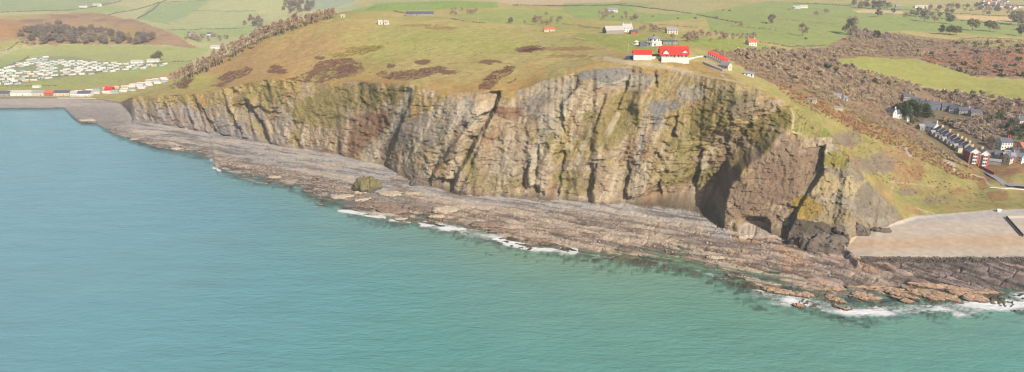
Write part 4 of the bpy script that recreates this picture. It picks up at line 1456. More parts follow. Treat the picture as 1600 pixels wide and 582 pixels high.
# cliff railway station: a row of steep little gables stepping downhill
pa, pb_ = on(1106, 91), on(1135, 104)
st_dir = (pb_ - pa); ang_s = math.atan2(st_dir.y, st_dir.x)
st = empty('railway_station', pa, ang_s)
Lst = Vector((st_dir.x, st_dir.y, 0)).length
ng = 9
mb = MB()
for i in range(ng):
    x0 = i * Lst / ng; x1 = (i + 1) * Lst / ng
    zg = gz(pa.x + st_dir.x * (i + .5) / ng, pa.y + st_dir.y * (i + .5) / ng) - pa.z
    mb.box(x0, x1 + 0.01, -3.6, 3.6, zg - 3, zg + 3.0)
link('wall', mb.mesh('wall', W_WHITE), st)
for i in range(ng):
    x0 = i * Lst / ng; x1 = (i + 1) * Lst / ng; xm = (x0 + x1) / 2
    zg = gz(pa.x + st_dir.x * (i + .5) / ng, pa.y + st_dir.y * (i + .5) / ng) - pa.z + 3.0
    mb = MB()
    sec_l = [(x0 - 0.05, zg + 0.01), (xm, zg + 2.6)]
    hg = 4.0
    mb.quad((x0 - .05, -4.1, zg), (xm, -4.1, zg + hg), (xm, 4.1, zg + hg), (x0 - .05, 4.1, zg), 0)
    mb.quad((xm, -4.1, zg + hg), (x1 + .05, -4.1, zg), (x1 + .05, 4.1, zg), (xm, 4.1, zg + hg), 0)
    mb.poly([(x0, -4.05, zg), (x1, -4.05, zg), (xm, -4.05, zg + hg - .1)], 1)
    mb.poly([(x0, 4.05, zg), (xm, 4.05, zg + hg - .1), (x1, 4.05, zg)], 1)
    link('gable_roof', mb.mesh('gable_roof', R_RED, W_WHITE), st)
lab(st, 'stepped row of red and white gabled roofs running down the hill right of the cafe', 'station')
p = on(1134, 108)
house(p, 9, 7, 3.6, 3.0, -50, W_CREAM, R_LIGHT, 'pale stone gabled building at the lower end of the stepped red gables', 'building', 'station_house', floors=1, nwin=2, group=None)
wall_run([(1098, 100), (1115, 107), (1128, 112), (1140, 110)], 2.0, 0.6, W_STONE, 'retaining_wall', 'grey stone retaining wall below the stepped red gables')
# octagonal camera obscura tower
p = on(1021, 72)
e = empty('octagon_tower', p)


def ngon_prism(mb, n_, r0, r1, z0, z1, mi=0, ph=0.39):
    s = len(mb.v)
    for r_, z in ((r0, z0), (r1, z1)):
        for i in range(n_):
            t = ph + 2 * math.pi * i / n_
            mb.v.append((r_ * math.cos(t), r_ * math.sin(t), z))
    for i in range(n_):
        j = (i + 1) % n_
        mb.f.append((s + i, s + j, s + n_ + j, s + n_ + i)); mb.m.append(mi)
    mb.f.append(tuple(s + n_ + i for i in range(n_))); mb.m.append(mi)


mb = MB(); ngon_prism(mb, 8, 8.5, 8.5, -2, 4.2); link('lower_storey', mb.mesh('lower_storey', W_WHITE), e)
mb = MB(); ngon_prism(mb, 8, 8.9, 8.9, 4.2, 4.7); link('balcony', mb.mesh('balcony', W_WHITE), e)
mb = MB(); ngon_prism(mb, 8, 6.0, 6.0, 4.7, 8.0); link('upper_storey', mb.mesh('upper_storey', W_WHITE), e)
mb = MB(); ngon_prism(mb, 8, 6.9, 1.4, 8.0, 10.0); link('roof', mb.mesh('roof', R_LIGHT), e)
mb = MB(); ngon_prism(mb, 8, 1.2, 0.9, 9.9, 11.4); link('lens_turret', mb.mesh('lens_turret', R_SLATE), e)
for i in range(8):
    t = 2 * math.pi * i / 8 + 0.78
    link('window', WIN_TALL, e, (8.5 * math.cos(.39) * math.cos(t), 8.5 * math.cos(.39) * math.sin(t), 1.2), t + math.pi / 2)
    link('window', WIN_TALL, e, (6 * math.cos(.39) * math.cos(t), 6 * math.cos(.39) * math.sin(t), 5.5), t + math.pi / 2)
mb = MB(); mb.box(-15, -8, -3, 4, -1.5, 4.0); link('side_wing', mb.mesh('side_wing', W_BLUE), e)
lab(e, 'white eight-sided viewing tower with grey roof behind the cafe', 'tower')
p = on(1046, 69)
house(p, 16, 8, 3.2, 0.8, 0, W_STONE, R_SLATE, 'low grey flat-roofed building right of the eight-sided tower', 'building', 'low_building', floors=1, nwin=4)
p = on(994, 70)
e = empty('kiosk', p)
mb = MB(); ngon_prism(mb, 10, 5.0, 5.0, -1, 0.8); link('plinth', mb.mesh('plinth', W_WHITE), e)
mb = MB(); ngon_prism(mb, 10, 2.2, 2.2, 0.8, 3.0); link('wall', mb.mesh('wall', W_CREAM), e)
mb = MB(); ngon_prism(mb, 10, 2.8, 0.3, 3.0, 4.6); link('roof', mb.mesh('roof', W_WHITE), e)
lab(e, 'tiny round white kiosk standing alone on the grass left of the tower', 'kiosk')
house(on(958, 52), 24, 15, 4.0, 5.0, 12, W_STONE, R_BARN, 'pale grey barn with a broad sheet roof on the summit plateau', 'barn', 'barn', floors=1, nwin=0, gable_win=False)
house(on(979, 50), 13, 9, 5.6, 4.6, 12, W_WHITE, R_BARN, 'white farmhouse beside the pale barn on the summit plateau', chim=(-0.8, 0.8), ckind='white')
house(on(990, 53), 10, 6, 3.0, 2.0, 12, W_BRICK, R_SLATE, 'low reddish outbuilding beside the white plateau farmhouse', 'outbuilding', 'outbuilding', floors=1, nwin=2)
house(on(1049, 53), 15, 9, 5.0, 3.0, 5, W_CREAM, R_LIGHT, 'cream house with pale roof among bare trees behind the tower', nwin=4)
house(on(1173, 71), 12, 9, 4.5, 4.0, 15, W_WHITE, R_ORANGE, 'white house with orange tiled roof alone among scrub', chim=(0.7,), ckind='white')
p = on(1170, 119); house(p, 9, 5, 2.6, 1.2, -15, W_WHITE, R_LIGHT, 'small white hut on the slope below the stepped gables', 'hut', 'hut', floors=1, nwin=2)
p = on(1268, 160); house(p, 8, 6, 2.8, 0.6, -30, W_CREAM, R_LIGHT, 'square pale shelter with flat roof on the headland crest', 'shelter', 'shelter', floors=1, nwin=1)
p = on(1308, 171); house(p, 10, 4, 2.0, 0.8, -20, W_CREAM, R_LIGHT, 'low pale ruin on the upper headland slope', 'ruin', 'ruin', floors=1, nwin=0, gable_win=False, door=False)
for q, w_, l_ in [((1306, 153), 9, 'long white hut on the scrub slope above the headland path'), ((1321, 157), 4, 'tiny white gabled hut at the top of the brown scrub slope')]:
    house(on(*q), w_, 4.5, 2.6, 1.6, -20, W_WHITE, R_LIGHT, l_, 'hut', 'hut', floors=1, nwin=1, gable_win=False)
# farm and huts on the plateau
for i, (x, w_) in enumerate([(642, 10), (652, 15), (662, 14), (671, 10)]):
    house(on(x, 25), w_ * 1.3, 9, 3.5, 3.0, 5 * i - 6, W_STONE, R_SLATE, ['left-hand', 'second', 'third', 'right-hand'][i] + ' grey slate farm building in the cluster at the hill top', 'farm building', 'farm_building', floors=1, nwin=3, group='hill top farm')
for i, (x, y) in enumerate([(594, 38), (604, 38)]):
    house(on(x, y), 6, 5, 3, 2.5, 20 - 30 * i, W_WHITE, R_BARN, ['left', 'right'][i] + ' of the two tiny white cabins on the bare hilltop', 'cabin', 'cabin', floors=1, nwin=1, gable_win=False)
house(on(536, 27), 6, 4, 2.4, 1.4, 0, W_CREAM, R_BARN, 'tiny cream hut near the left end of the hilltop', 'hut', 'hut', floors=1, nwin=1, gable_win=False)
house(on(858, 49), 14, 7, 3.0, 2.4, 5, W_CREAM, R_ORANGE, 'low cream bungalow with orange roof on the plateau edge', 'bungalow', 'bungalow', floors=1, nwin=3)

# ---- town in the valley
def T(px_, py_, *a, **k):
    return house(on(px_, py_, 655), *a, **k)


pa, pb_ = on(1409, 158, 655), on(1466, 172, 655)
ax = math.degrees(math.atan2(pb_.y - pa.y, pb_.x - pa.x))
NT = 6
for i in range(NT):
    t = (i + 0.5) / NT
    q = pa.lerp(pb_, t); q.z = gz(q.x, q.y)
    wlen = (pb_ - pa).length / NT
    house(q, wlen, 9, 7.2, 3.4, ax, W_BLUE if i > 2 else W_STONE, R_SLATE, ['leftmost house of the long slate terrace behind the dark tree', 'second house from the left in the long slate terrace', 'third house from the left in the long slate terrace',
          'third house from the right in the long slate terrace', 'second house from the right in the long slate terrace', 'end house with white gable of the long slate terrace'][i], chim=(0.9,) if i != 2 else (), nwin=3, group='upper terrace', over=0.15, gable_win=i in (0, NT - 1))
mb = MB(); mb.poly([(0, -4.5, -1), (0, 4.5, -1), (0, 4.5, 7.2), (0, 0, 10.6), (0, -4.5, 7.2)])
T(1392, 181, 9, 7, 5.0, 3.6, -60, W_WHITE, R_SLATE, 'leftmost white cottage at the foot of the dark tree', 'cottage', 'cottage', chim=(0.8,), ckind='white', nwin=2)
T(1401, 184, 11, 7, 5.0, 3.6, 25, W_WHITE, R_SLATE, 'middle cottage with slate roof below the dark tree', 'cottage', 'cottage', chim=(-0.8,), ckind='white', nwin=3)
T(1412, 187, 10, 7, 5.4, 3.6, -50, W_WHITE, R_SLATE, 'right-hand white gabled cottage below the dark tree', 'cottage', 'cottage', chim=(0.8,), ckind='cream', nwin=2)
T(1478, 173, 11, 8, 5.5, 4.0, -20, W_STONE, R_SLATE, 'slate roofed house with cream chimney right of the long terrace', chim=(0.85,), nwin=3)
T(1492, 176, 12, 8, 5.0, 4.0, -40, W_WHITE, R_SLATE, 'white gabled house between the slate roofs right of the terrace', chim=(0.85,), nwin=3)
T(1507, 178, 16, 8, 4.6, 3.0, -10, W_STONE, R_SLATE, 'long low slate roofed house farthest right of the upper row', chim=(0.5,), ckind='white', nwin=4)
T(1523, 181, 12, 8, 4.4, 3.0, -8, W_STONE, R_SLATE, 'half hidden slate house at the end of the upper row', nwin=3)
T(1438, 203, 6, 5, 4, 2, 10, W_STONE, R_LIGHT, 'small pale outhouse left of the lower terrace', 'outbuilding', 'outbuilding', floors=1, nwin=1)
T(1452, 206, 14, 10, 6.5, 4.6, -62, W_WHITE, R_LIGHT, 'white gabled house with pale slate roof at the top of the lower terrace', chim=(0.9,), ckind='white', nwin=3)
pa, pb_ = on(1464, 212, 640), on(1512, 240, 640)
ax = math.degrees(math.atan2(pb_.y - pa.y, pb_.x - pa.x))
NT = 8
ORD = ['first', 'second', 'third', 'fourth', 'fifth', 'sixth', 'seventh', 'eighth']
for i in range(NT):
    t = (i + 0.5) / NT
    q = pa.lerp(pb_, t); q.z = gz(q.x, q.y)
    wlen = (pb_ - pa).length / NT
    hh_ = house(q, wlen - 0.15, 10, 7.0, 3.6, ax, W_STONE if i % 3 else W_CREAM, R_SLATE, ORD[i] + ' house from the top in the sloping lower terrace', chim=(0.86,) if i % 2 == 0 or i > 4 else (), nwin=2, group='lower terrace', over=0.1, gable_win=i == NT - 1)
    mb = MB(); mb.prism([(-1.9, -1.5), (1.9, -1.5), (1.9, 5.0), (0, 6.8), (-1.9, 5.0)], (-5.5, 0))
    r_ = link('rear_wing', mb.mesh('rear_wing', W_CREAM if i % 2 else W_STONE), hh_, (0, -5, 0), math.pi / 2)
    mb = MB()
    for s in (-1, 1):
        sec = [(0, 6.85), (s * 2.1, 4.85), (s * 2.1, 5.05), (0, 7.1)]
        mb.prism(sec if s > 0 else sec[::-1], (-5.8, 4.0))
    link('wing_roof', mb.mesh('wing_roof', R_LIGHT if i % 3 == 0 else R_SLATE), r_)
# tall twin-gabled lodging house
p = on(1523, 254, 620)
for i, (dx, l_) in enumerate([(-4.6, 'left half of the tall twin-gabled white and brick lodging house'), (4.8, 'right half of the tall twin-gabled white and brick lodging house')]):
    q = Vector((p.x + dx, p.y - dx * 0.15, p.z)); q.z = gz(q.x, q.y)
    hh_ = house(q, 13, 9.2, 10.5, 4.0, 82, W_BRICK, R_LIGHT, l_, chim=(0.2,), nwin=3, floors=3, group='twin lodging houses', bargeboard=True, gable_win=False)
    mb = MB(); mb.prism([(-4.6, 10.45), (4.6, 10.45), (0, 14.4)], (-6.62, -6.5)); link('gable_panel', mb.mesh('gable_panel', W_WHITE), hh_)
    mb = MB(); mb.box(-8.0, -6.5, -1.9, 1.9, -1, 10.3); bay = link('bay', mb.mesh('bay', W_WHITE), hh_)
    for f_ in range(3):
        for yy_ in (-1.0, 1.0):
            link('window', WIN_TALL, bay, (-8.02, yy_, f_ * 3.5 + 0.7), -math.pi / 2)
    for f_ in range(3):
        link('window', WIN, hh_, (-6.53, 3.3, f_ * 3.5 + 0.8), -math.pi / 2)
T(1567, 231, 13, 9, 6.5, 4.0, 8, W_WHITE, R_SLATE, 'white villa with tall red chimneys among dark trees', 'villa', 'villa', chim=(0.75, 0.45), ckind='red', nwin=4)
T(1592, 196, 13, 9, 6.5, 4.0, 20, W_CREAM, R_SLATE, 'cream stone house beside dark trees at the far right', chim=(-0.6, 0.85), nwin=3)
T(1562, 250, 12, 8, 5, 3.6, -15, W_WHITE, R_SLATE, 'dark slate house below the villa with red chimneys', nwin=3)
T(1578, 248, 12, 8, 5, 3.4, -20, W_STONE, R_LIGHT, 'pale slate house right of the dark slate house', chim=(0.8,), ckind='red', nwin=3)
T(1584, 272, 12, 9, 5.2, 4.4, -60, W_WHITE, R_LIGHT, 'white house with broad pale gable above the red brick house', chim=(0.8,), ckind='white', nwin=3)
T(1600, 262, 12, 9, 6.0, 4.8, -65, W_WHITE, R_SLATE, 'white gabled house cut by the right edge of the view', chim=(0.5,), ckind='red', nwin=3)
T(1606, 284, 12, 9, 7.5, 3.0, 80, W_WHITE, R_SLATE, 'tall white building at the right edge above the grass', 'building', 'building', nwin=3)
T(1567, 282, 11, 8, 6.6, 2.6, -12, W_BRICK, R_LIGHT, 'red brick house with white bay windows beside the promenade road', nwin=3)
T(1550, 263, 12, 6, 3.2, 1.6, -30, W_STONE, R_LIGHT, 'low pale roofed sheds between the lodging house and red house', 'shed', 'shed', floors=1, nwin=0)
wall_run([(1530, 262), (1542, 268), (1553, 274)], 2.6, 0.5, W_RED, 'red_wall', 'red painted wall running down to the red brick house')
T(1573, 262, 14, 9, 5.2, 4.2, 30, W_CREAM, R_SLATE, 'slate roofed house in the middle of the right-hand cluster', nwin=3, chim=(0.8,))
T(1592, 246, 13, 9, 5.2, 4.6, -30, W_WHITE, R_SLATE, 'white gabled house above the tall white building at the right edge', nwin=3, chim=(-0.8,), ckind='red')
T(1549, 247, 13, 8, 4.4, 3.4, -15, W_WHITE, R_SLATE, 'low white house directly right of the lodging house', nwin=3)
T(1598, 236, 12, 8, 5, 4, 15, W_CREAM, R_ORANGE, 'cream house with orange roof at the right edge below the villa', nwin=3)

# ---- far farms and houses
FAR = [((130, 12), 22, W_WHITE, R_LIGHT, 'left white farm building on the far valley side'), ((152, 10), 26, W_WHITE, R_BARN, 'long white barn on the far valley side'), ((300, 57), 12, W_CREAM, R_LIGHT, 'pale house left of the hamlet in the far valley'),
       ((318, 58), 12, W_STONE, R_SLATE, 'slate house in the hamlet in the far valley'), ((328, 56), 12, W_WHITE, R_SLATE, 'white house at the centre of the far valley hamlet'), ((337, 76), 20, W_WHITE, R_BARN, 'white cottage alone in the green field by the larch ridge'),
       ((1244, 14), 20, W_WHITE, R_BARN, 'white shed left of the parking place on the far plateau'), ((1255, 13), 22, W_WHITE, R_BARN, 'white shed right of the parking place on the far plateau'), ((1404, 12), 18, W_STONE, R_LIGHT, 'pale grey barn on the far plateau'),
       ((1440, 13), 46, W_WHITE, R_BARN, 'very long white barn on the far plateau'), ((958, 19), 18, W_WHITE, R_LIGHT, 'white farmhouse among bare trees on the far plateau')]
for (q, w_, wm, rm, l_) in FAR:
    house(on(*q), w_, 10, 4.5, 3.5, random.uniform(-15, 15), wm, rm, l_, 'farm building', 'farm_building', floors=1, nwin=3, gable_win=False)
g = random.Random(5)
k = 0
for i in range(44):
    x = g.uniform(1530, 1600); y = g.uniform(1, 15) + max(0, (x - 1560) * 0.05)
    if i % 3 == 0:
        x = g.uniform(1535, 1568); y = g.uniform(0, 9)
    house(on(x, y), g.uniform(9, 14), 8, 5, 3.4, g.uniform(-40, 40), W_WHITE if g.random() < .75 else W_CREAM, R_SLATE if g.random() < .7 else R_ORANGE, 'small house of the far town at the top right', floors=2, nwin=0, gable_win=False, group='far town houses')

# ---- holiday park
def caravan_mesh(L_, W_, H_, body, roofm):
    mb = MB()
    mb.box(-L_ / 2, L_ / 2, -W_ / 2, W_ / 2, 0.35, H_, 0)
    mb.prism([(-W_ / 2 - .1, H_ + .005), (W_ / 2 + .1, H_ + .005), (0, H_ + 0.65)], (-L_ / 2 - .15, L_ / 2 + .15), 1)
    for i in range(4):
        x = -L_ / 2 + (i + 0.5) * L_ / 4
        for s in (-1, 1):
            mb.box(x - 0.7, x + 0.7, s * (W_ / 2 + 0.01) - 0.03, s * (W_ / 2 + 0.01) + 0.03, 1.4, 2.3, 2)
    mb.box(-L_ / 2 - .03, -L_ / 2 + 0.02, -1.2, 1.2, 1.2, 2.4, 2)
    mb.box(-L_ / 2 + .3, L_ / 2 - .3, -W_ / 2 + .2, W_ / 2 - .2, -0.8, 0.36, 2)
    return mb.mesh('static_caravan', body, roofm, G_GLASS)


CV = [caravan_mesh(11, 4.0, 3.0, W_WHITE, W_WHITE), caravan_mesh(11, 4.0, 3.0, W_CREAM, W_WHITE), caravan_mesh(10, 3.6, 2.9, plain('mint_panel', C(206, 222, 206), 0.7, 0.05), R_LIGHT), caravan_mesh(12, 4.2, 3.0, W_WHITE, R_LIGHT)]


def caravans(poly, sx_, sy_, rot, head, label, group, seed, maxn, skip=0.12):
    g_ = random.Random(seed)
    corners = [on(*q) for q in poly]
    x0 = min(c.x for c in corners); x1 = max(c.x for c in corners); y0 = min(c.y for c in corners); y1 = max(c.y for c in corners)
    pw = [(c.x, c.y) for c in corners]
    cr, sr = math.cos(rot), math.sin(rot)
    n_ = 0
    mx_, my_ = (x0 + x1) / 2, (y0 + y1) / 2
    R_ = max(x1 - x0, y1 - y0)
    a = -R_
    while a < R_:
        b_ = -R_
        while b_ < R_:
            X = mx_ + a * cr - b_ * sr + g_.uniform(-2, 2); Y = my_ + a * sr + b_ * cr + g_.uniform(-2.5, 2.5)
            b_ += sy_
            if not in_poly(np.array([X]), np.array([Y]), pw)[0] or g_.random() < skip or n_ >= maxn:
                continue
            o = link('static_caravan', g_.choice(CV), None, (X, Y, gz(X, Y)), head + g_.uniform(-0.25, 0.25))
            lab(o, label, 'caravan', group); n_ += 1
        a += sx_
    return n_


nc = caravans([(-30, 118), (10, 107), (48, 92), (72, 90), (70, 97), (30, 106), (12, 112), (50, 110), (62, 98), (100, 96), (180, 100), (262, 100), (255, 104), (150, 117), (90, 122), (40, 130), (0, 140), (-30, 142)],
              15.5, 25, 0.25, 0.9, 'white static caravan in the upper field of the holiday park', 'caravans in the upper field', 3, 205)
nc2 = caravans([(118, 143), (150, 141), (190, 138), (220, 130), (250, 124), (276, 121), (262, 128), (232, 138), (205, 145), (150, 148), (118, 149)],
               13, 15, 0.5, 0.3, 'pale static caravan in the beachside strip of the holiday park', 'caravans by the far beach', 4, 70, 0.06)
mb = MB()
house(on(-8, 149), 26, 12, 4, 3, 4, W_STONE, R_LIGHT, 'grey roofed seafront building at the left edge of the far beach', 'building', 'seafront_building', floors=1, nwin=5)
for (q, w_, wm, rm, l_) in [((34, 149), 40, W_WHITE, R_BARN, 'very long white seafront building on the far beach'), ((64, 149), 22, W_CREAM, R_LIGHT, 'cream seafront building left of the large dark roof'), ((80, 149), 16, W_BRICK, R_ORANGE, 'small orange roofed cafe on the far beach'),
                          ((99, 149), 24, W_CREAM, R_SLATE, 'large dark slate roofed building on the far beach'), ((120, 150), 14, W_WHITE, R_BARN, 'white kiosk right of the dark slate roof'), ((134, 150), 20, W_WHITE, R_SLATE, 'white seafront building with dark roof on the far beach'),
                          ((8, 150), 18, W_STONE, R_SLATE, 'dark grey seafront building near the left edge'), ((172, 143), 12, W_RED, R_RED, 'bright red amusement building among the beachside caravans')]:
    house(on(*q), w_, 11, 4.6, 3.4, 3, wm, rm, l_, 'building', 'seafront_building', floors=1, nwin=4, gable_win=False)
house(on(58, 137), 12, 6, 3.0, 1.4, 3, W_WHITE, R_BARN, 'white marquee alone in the green field behind the far beach', 'tent', 'marquee', floors=1, nwin=0, gable_win=False)
wall_run([(90, 154), (120, 154.5), (150, 155)], 1.2, 0.8, M_CONC, 'sea_wall', 'low pale sea wall along the far beach')
for (q, l_) in [((240, 97), 'white farm shed by two round trees at the edge of the caravan field'), ((215, 99), 'pale shed left of the white farm shed by the caravan field')]:
    house(on(*q), 24, 9, 4, 2.6, 5, W_WHITE, R_BARN, l_, 'shed', 'shed', floors=1, nwin=2, gable_win=False)

# ------------------------------------------------------------------ trees
for i, (x, y, s) in enumerate([(240, 94.5, 1.0), (249, 95, 1.5)]):
    tree('round_tree', K_OLIVE, on(x, y), s, ['smaller', 'larger'][i] + ' of the two dark round trees beside the white farm shed')
# larches along the left ridge
g = random.Random(21)
RIDGE = [(272, 127), (300, 112), (330, 98), (360, 83), (390, 68), (420, 56), (450, 46), (480, 36), (505, 29), (522, 25)]
n_l = 0
for i in range(300):
    t = g.random()
    f = t * (len(RIDGE) - 1); j = min(int(f), len(RIDGE) - 2); f -= j
    x = RIDGE[j][0] * (1 - f) + RIDGE[j + 1][0] * f + g.uniform(-5, 5); y = RIDGE[j][1] * (1 - f) + RIDGE[j + 1][1] * f
    y += g.uniform(0, 13 if x < 400 else 6)
    q = on(x, y)
    if q.y > 1250:
        continue
    q = Vector((q.x, q.y + g.uniform(-4, 10), 0)); q.z = gz(q.x, q.y)
    tree('larch_tree', K_LARCH, q, g.uniform(0.7, 1.15) * (1.0 if x < 470 else 0.75), 'bare brown larch in the belt of trees along the left ridge', 'tree', 'larches along the ridge')
# wood on the far russet hill
WOODP = [(30, 70), (28, 58), (40, 50), (70, 44), (100, 43), (110, 50), (150, 50), (205, 60), (240, 60), (236, 70), (150, 70), (100, 71)]
for q, x, y in pts_in(WOODP, 150, 33, 1500):
    kd = K_DARK if g.random() < 0.7 else K_BARE
    tree('woodland_tree', kd, q, g.uniform(1.0, 1.5), 'bare dark tree in the wood on the far russet hill', 'tree', 'far hillside wood')
for q, x, y in pts_in([(440, 20), (445, 6), (470, 1), (490, 6), (492, 16), (470, 22)], 46, 34, 1500):
    tree('woodland_tree', K_DARK, q, g.uniform(0.9, 1.4), 'dark tree in the round wood on the hill beyond the ridge', 'tree', 'round wood beyond the ridge')
for q, x, y in pts_in([(382, 42), (384, 32), (400, 26), (412, 30), (412, 42), (396, 46)], 14, 35, 1400):
    tree('woodland_tree', K_DARK, q, g.uniform(0.8, 1.2), 'dark tree in the small copse above the larch ridge', 'tree', 'small copse')
for q, x, y in pts_in([(285, 62), (290, 54), (330, 54), (360, 58), (358, 64), (310, 66)], 34, 36, 1300):
    tree('woodland_tree', K_BARE, q, g.uniform(0.7, 1.1), 'bare tree around the far valley hamlet', 'tree', 'trees round the hamlet')
# parkland trees on the right
PARK = [(1253, 57, 1.5, K_BARE), (1328, 55, 1.5, K_DARK), (1320, 52, 1.0, K_BARE), (1372, 27, 1.0, K_DARK), (1415, 30, 1.1, K_BARE), (1444, 34, 1.3, K_DARK), (1460, 36, 1.3, K_BARE), (1484, 38, 1.2, K_OLIVE), (1519, 48, 1.5, K_OLIVE), (1546, 50, 1.5, K_OLIVE),
        (1556, 50, 1.2, K_BARE), (1595, 57, 1.2, K_OLIVE), (1205, 37, 0.9, K_DARK), (1290, 22, 1.0, K_BARE), (1275, 26, 1.0, K_BARE), (1471, 54, 1.0, K_EVER), (1484, 54, 1.0, K_OLIVE), (1494, 55, 1.1, K_OLIVE), (1368, 62, 1.0, K_EVER), (1590, 40, 1.6, K_DARK), (1582, 34, 1.4, K_DARK), (1598, 36, 1.6, K_DARK), (1600, 48, 1.3, K_DARK)]
WHERE = ['round dark parkland tree standing alone on the green fairway', 'large dark tree at the left end of the thicket', 'bare tree beside the large dark tree of the thicket', 'dark low tree below the left stubble strip', 'bare tree left of the row on the fairway',
         'first of the row of fairway trees', 'second of the row of fairway trees', 'third and roundest of the row of fairway trees', 'left of the two big olive trees with long shadows', 'right of the two big olive trees with long shadows', 'bare tree against the right big olive tree',
         'olive tree at the right edge of the fairway', 'small dark tree far left on the fairway', 'right of two bare trees on the upper fairway', 'left of two bare trees on the upper fairway', 'evergreen left of three trees at the scrub edge', 'middle of three trees at the scrub edge', 'right of three trees at the scrub edge',
         'dark evergreen shrub tree above the bramble bank', 'dark tree below the stubble at the right edge', 'dark tree touching the right stubble strip', 'tall dark tree at the right edge by the stubble', 'lower dark tree at the right edge']
for (x, y, s, kd), l_ in zip(PARK, WHERE):
    tree('parkland_tree', kd, on(x, y), s * 1.45, l_, 'tree', 'parkland trees')
for i, (x, y) in enumerate([(1395, 22), (1424, 25), (1440, 25), (1455, 27), (1468, 28), (1480, 29), (1432, 26)]):
    tree('hedgerow_tree', K_DARK, on(x, y), 1.0, 'dark tree in the belt between the two stubble strips', 'tree', 'tree belt by the stubble')
for q, x, y in pts_in([(1330, 16), (1335, 5), (1395, 8), (1398, 15)], 34, 37, 1400) + pts_in([(1420, 20), (1520, 8), (1560, 12), (1600, 20), (1598, 26), (1500, 24)], 60, 38, 1400):
    tree('woodland_tree', K_DARK if g.random() < 0.5 else K_BARE, q, g.uniform(0.9, 1.3), 'bare tree in the woodland along the far right skyline', 'tree', 'far right woodland')
# the big dark evergreen above the white cottages: several stems merged in one crown
p = on(1424, 189, 655)
v, f = leaf_cloud(11000, 25, 14, 11.5, 12.0, 0.75, 70, 77, 0.8, shell=0.5)
e = empty('evergreen_oak', p, math.radians(-12))
link('trunk', trunk_mesh('trunk', 11, 0.7, 8, 9, 78, M_BARK), e); link('crown', tri_mesh('crown', v, f, F_GREEN), e)
lab(e, 'huge spreading dark evergreen tree in front of the long slate terrace', 'tree')
for i, (x, y, s, kd, l_) in enumerate([(1534, 278, 0.45, K_BARE, 'small russet bare tree on the grass left of the red house'), (1558, 262, 0.6, K_DARK, 'dark garden tree between the sheds and the red house'), (1590, 262, 0.6, K_EVER, 'evergreen garden tree among the right-hand houses'), (1545, 240, 0.8, K_DARK, 'dark tree behind the low white house'), (1570, 244, 0.7, K_EVER, 'evergreen tree in front of the villa'), (1538, 240, 0.8, K_BARE, 'russet bare tree right of the twin-gabled lodging house'), (1585, 217, 1.1, K_EVER, 'dark evergreen behind the white villa'), (1598, 226, 1.2, K_EVER, 'dark evergreen at the right edge beside the villa'), (1578, 205, 1.1, K_EVER, 'dark evergreen below the cream stone house'),
                                      (1596, 214, 1.1, K_EVER, 'dark evergreen between villa and cream stone house'), (1548, 228, 0.7, K_DARK, 'small dark tree left of the white villa'), (1443, 188, 0.7, K_BARE, 'bare tree between the cottages and the lower terrace'), (1425, 197, 0.6, K_OLIVE, 'small olive tree below the right-hand white cottage'), (1540, 250, 0.6, K_DARK, 'small dark tree right of the lodging house bays'),
                                      (1560, 190, 0.8, K_EVER, 'dark evergreen in the scrub above the villa')]):
    tree('garden_tree', kd, on(x, y, 655), s, l_, 'tree')
# summit thickets
for q, x, y in pts_in([(1050, 62), (1062, 54), (1100, 52), (1180, 58), (1182, 66), (1140, 64), (1090, 68)], 42, 39, 800):
    tree('thicket_tree', K_BARE, q, g.uniform(0.5, 0.85), 'bare tree in the thicket behind the summit buildings', 'tree', 'summit thicket')
for q, x, y in pts_in([(832, 40), (830, 32), (850, 24), (872, 28), (882, 38), (860, 42)], 20, 40, 800):
    tree('thicket_tree', K_BARE, q, g.uniform(0.6, 0.9), 'reddish bare tree in the clump on the plateau', 'tree', 'plateau clump')
tree('thicket_tree', K_DARK, on(798, 37), 0.7, 'dark tree standing left of the reddish plateau clump')
tree('thicket_tree', K_BARE, on(820, 38), 0.6, 'pale bare tree against the reddish plateau clump')
for q, x, y in pts_in([(704, 24), (706, 15), (748, 18), (752, 25)], 16, 41, 900):
    tree('thicket_tree', K_BARE, q, g.uniform(0.5, 0.7), 'bare tree in the square plantation on the hill top', 'tree', 'hill top plantation')
for q, x, y in pts_in([(930, 30), (940, 20), (1000, 22), (1005, 34), (960, 36)], 22, 42, 900):
    tree('thicket_tree', K_BARE, q, g.uniform(0.6, 1.0), 'bare tree in the copse beyond the plateau barn', 'tree', 'copse beyond the barn')
for q, x, y in pts_in([(1000, 52), (1005, 44), (1040, 46), (1046, 52)], 12, 43, 900):
    tree('thicket_tree', K_BARE, q, g.uniform(0.5, 0.8), 'bare tree between the farmhouse and the cream house', 'tree', 'trees by the cream house')

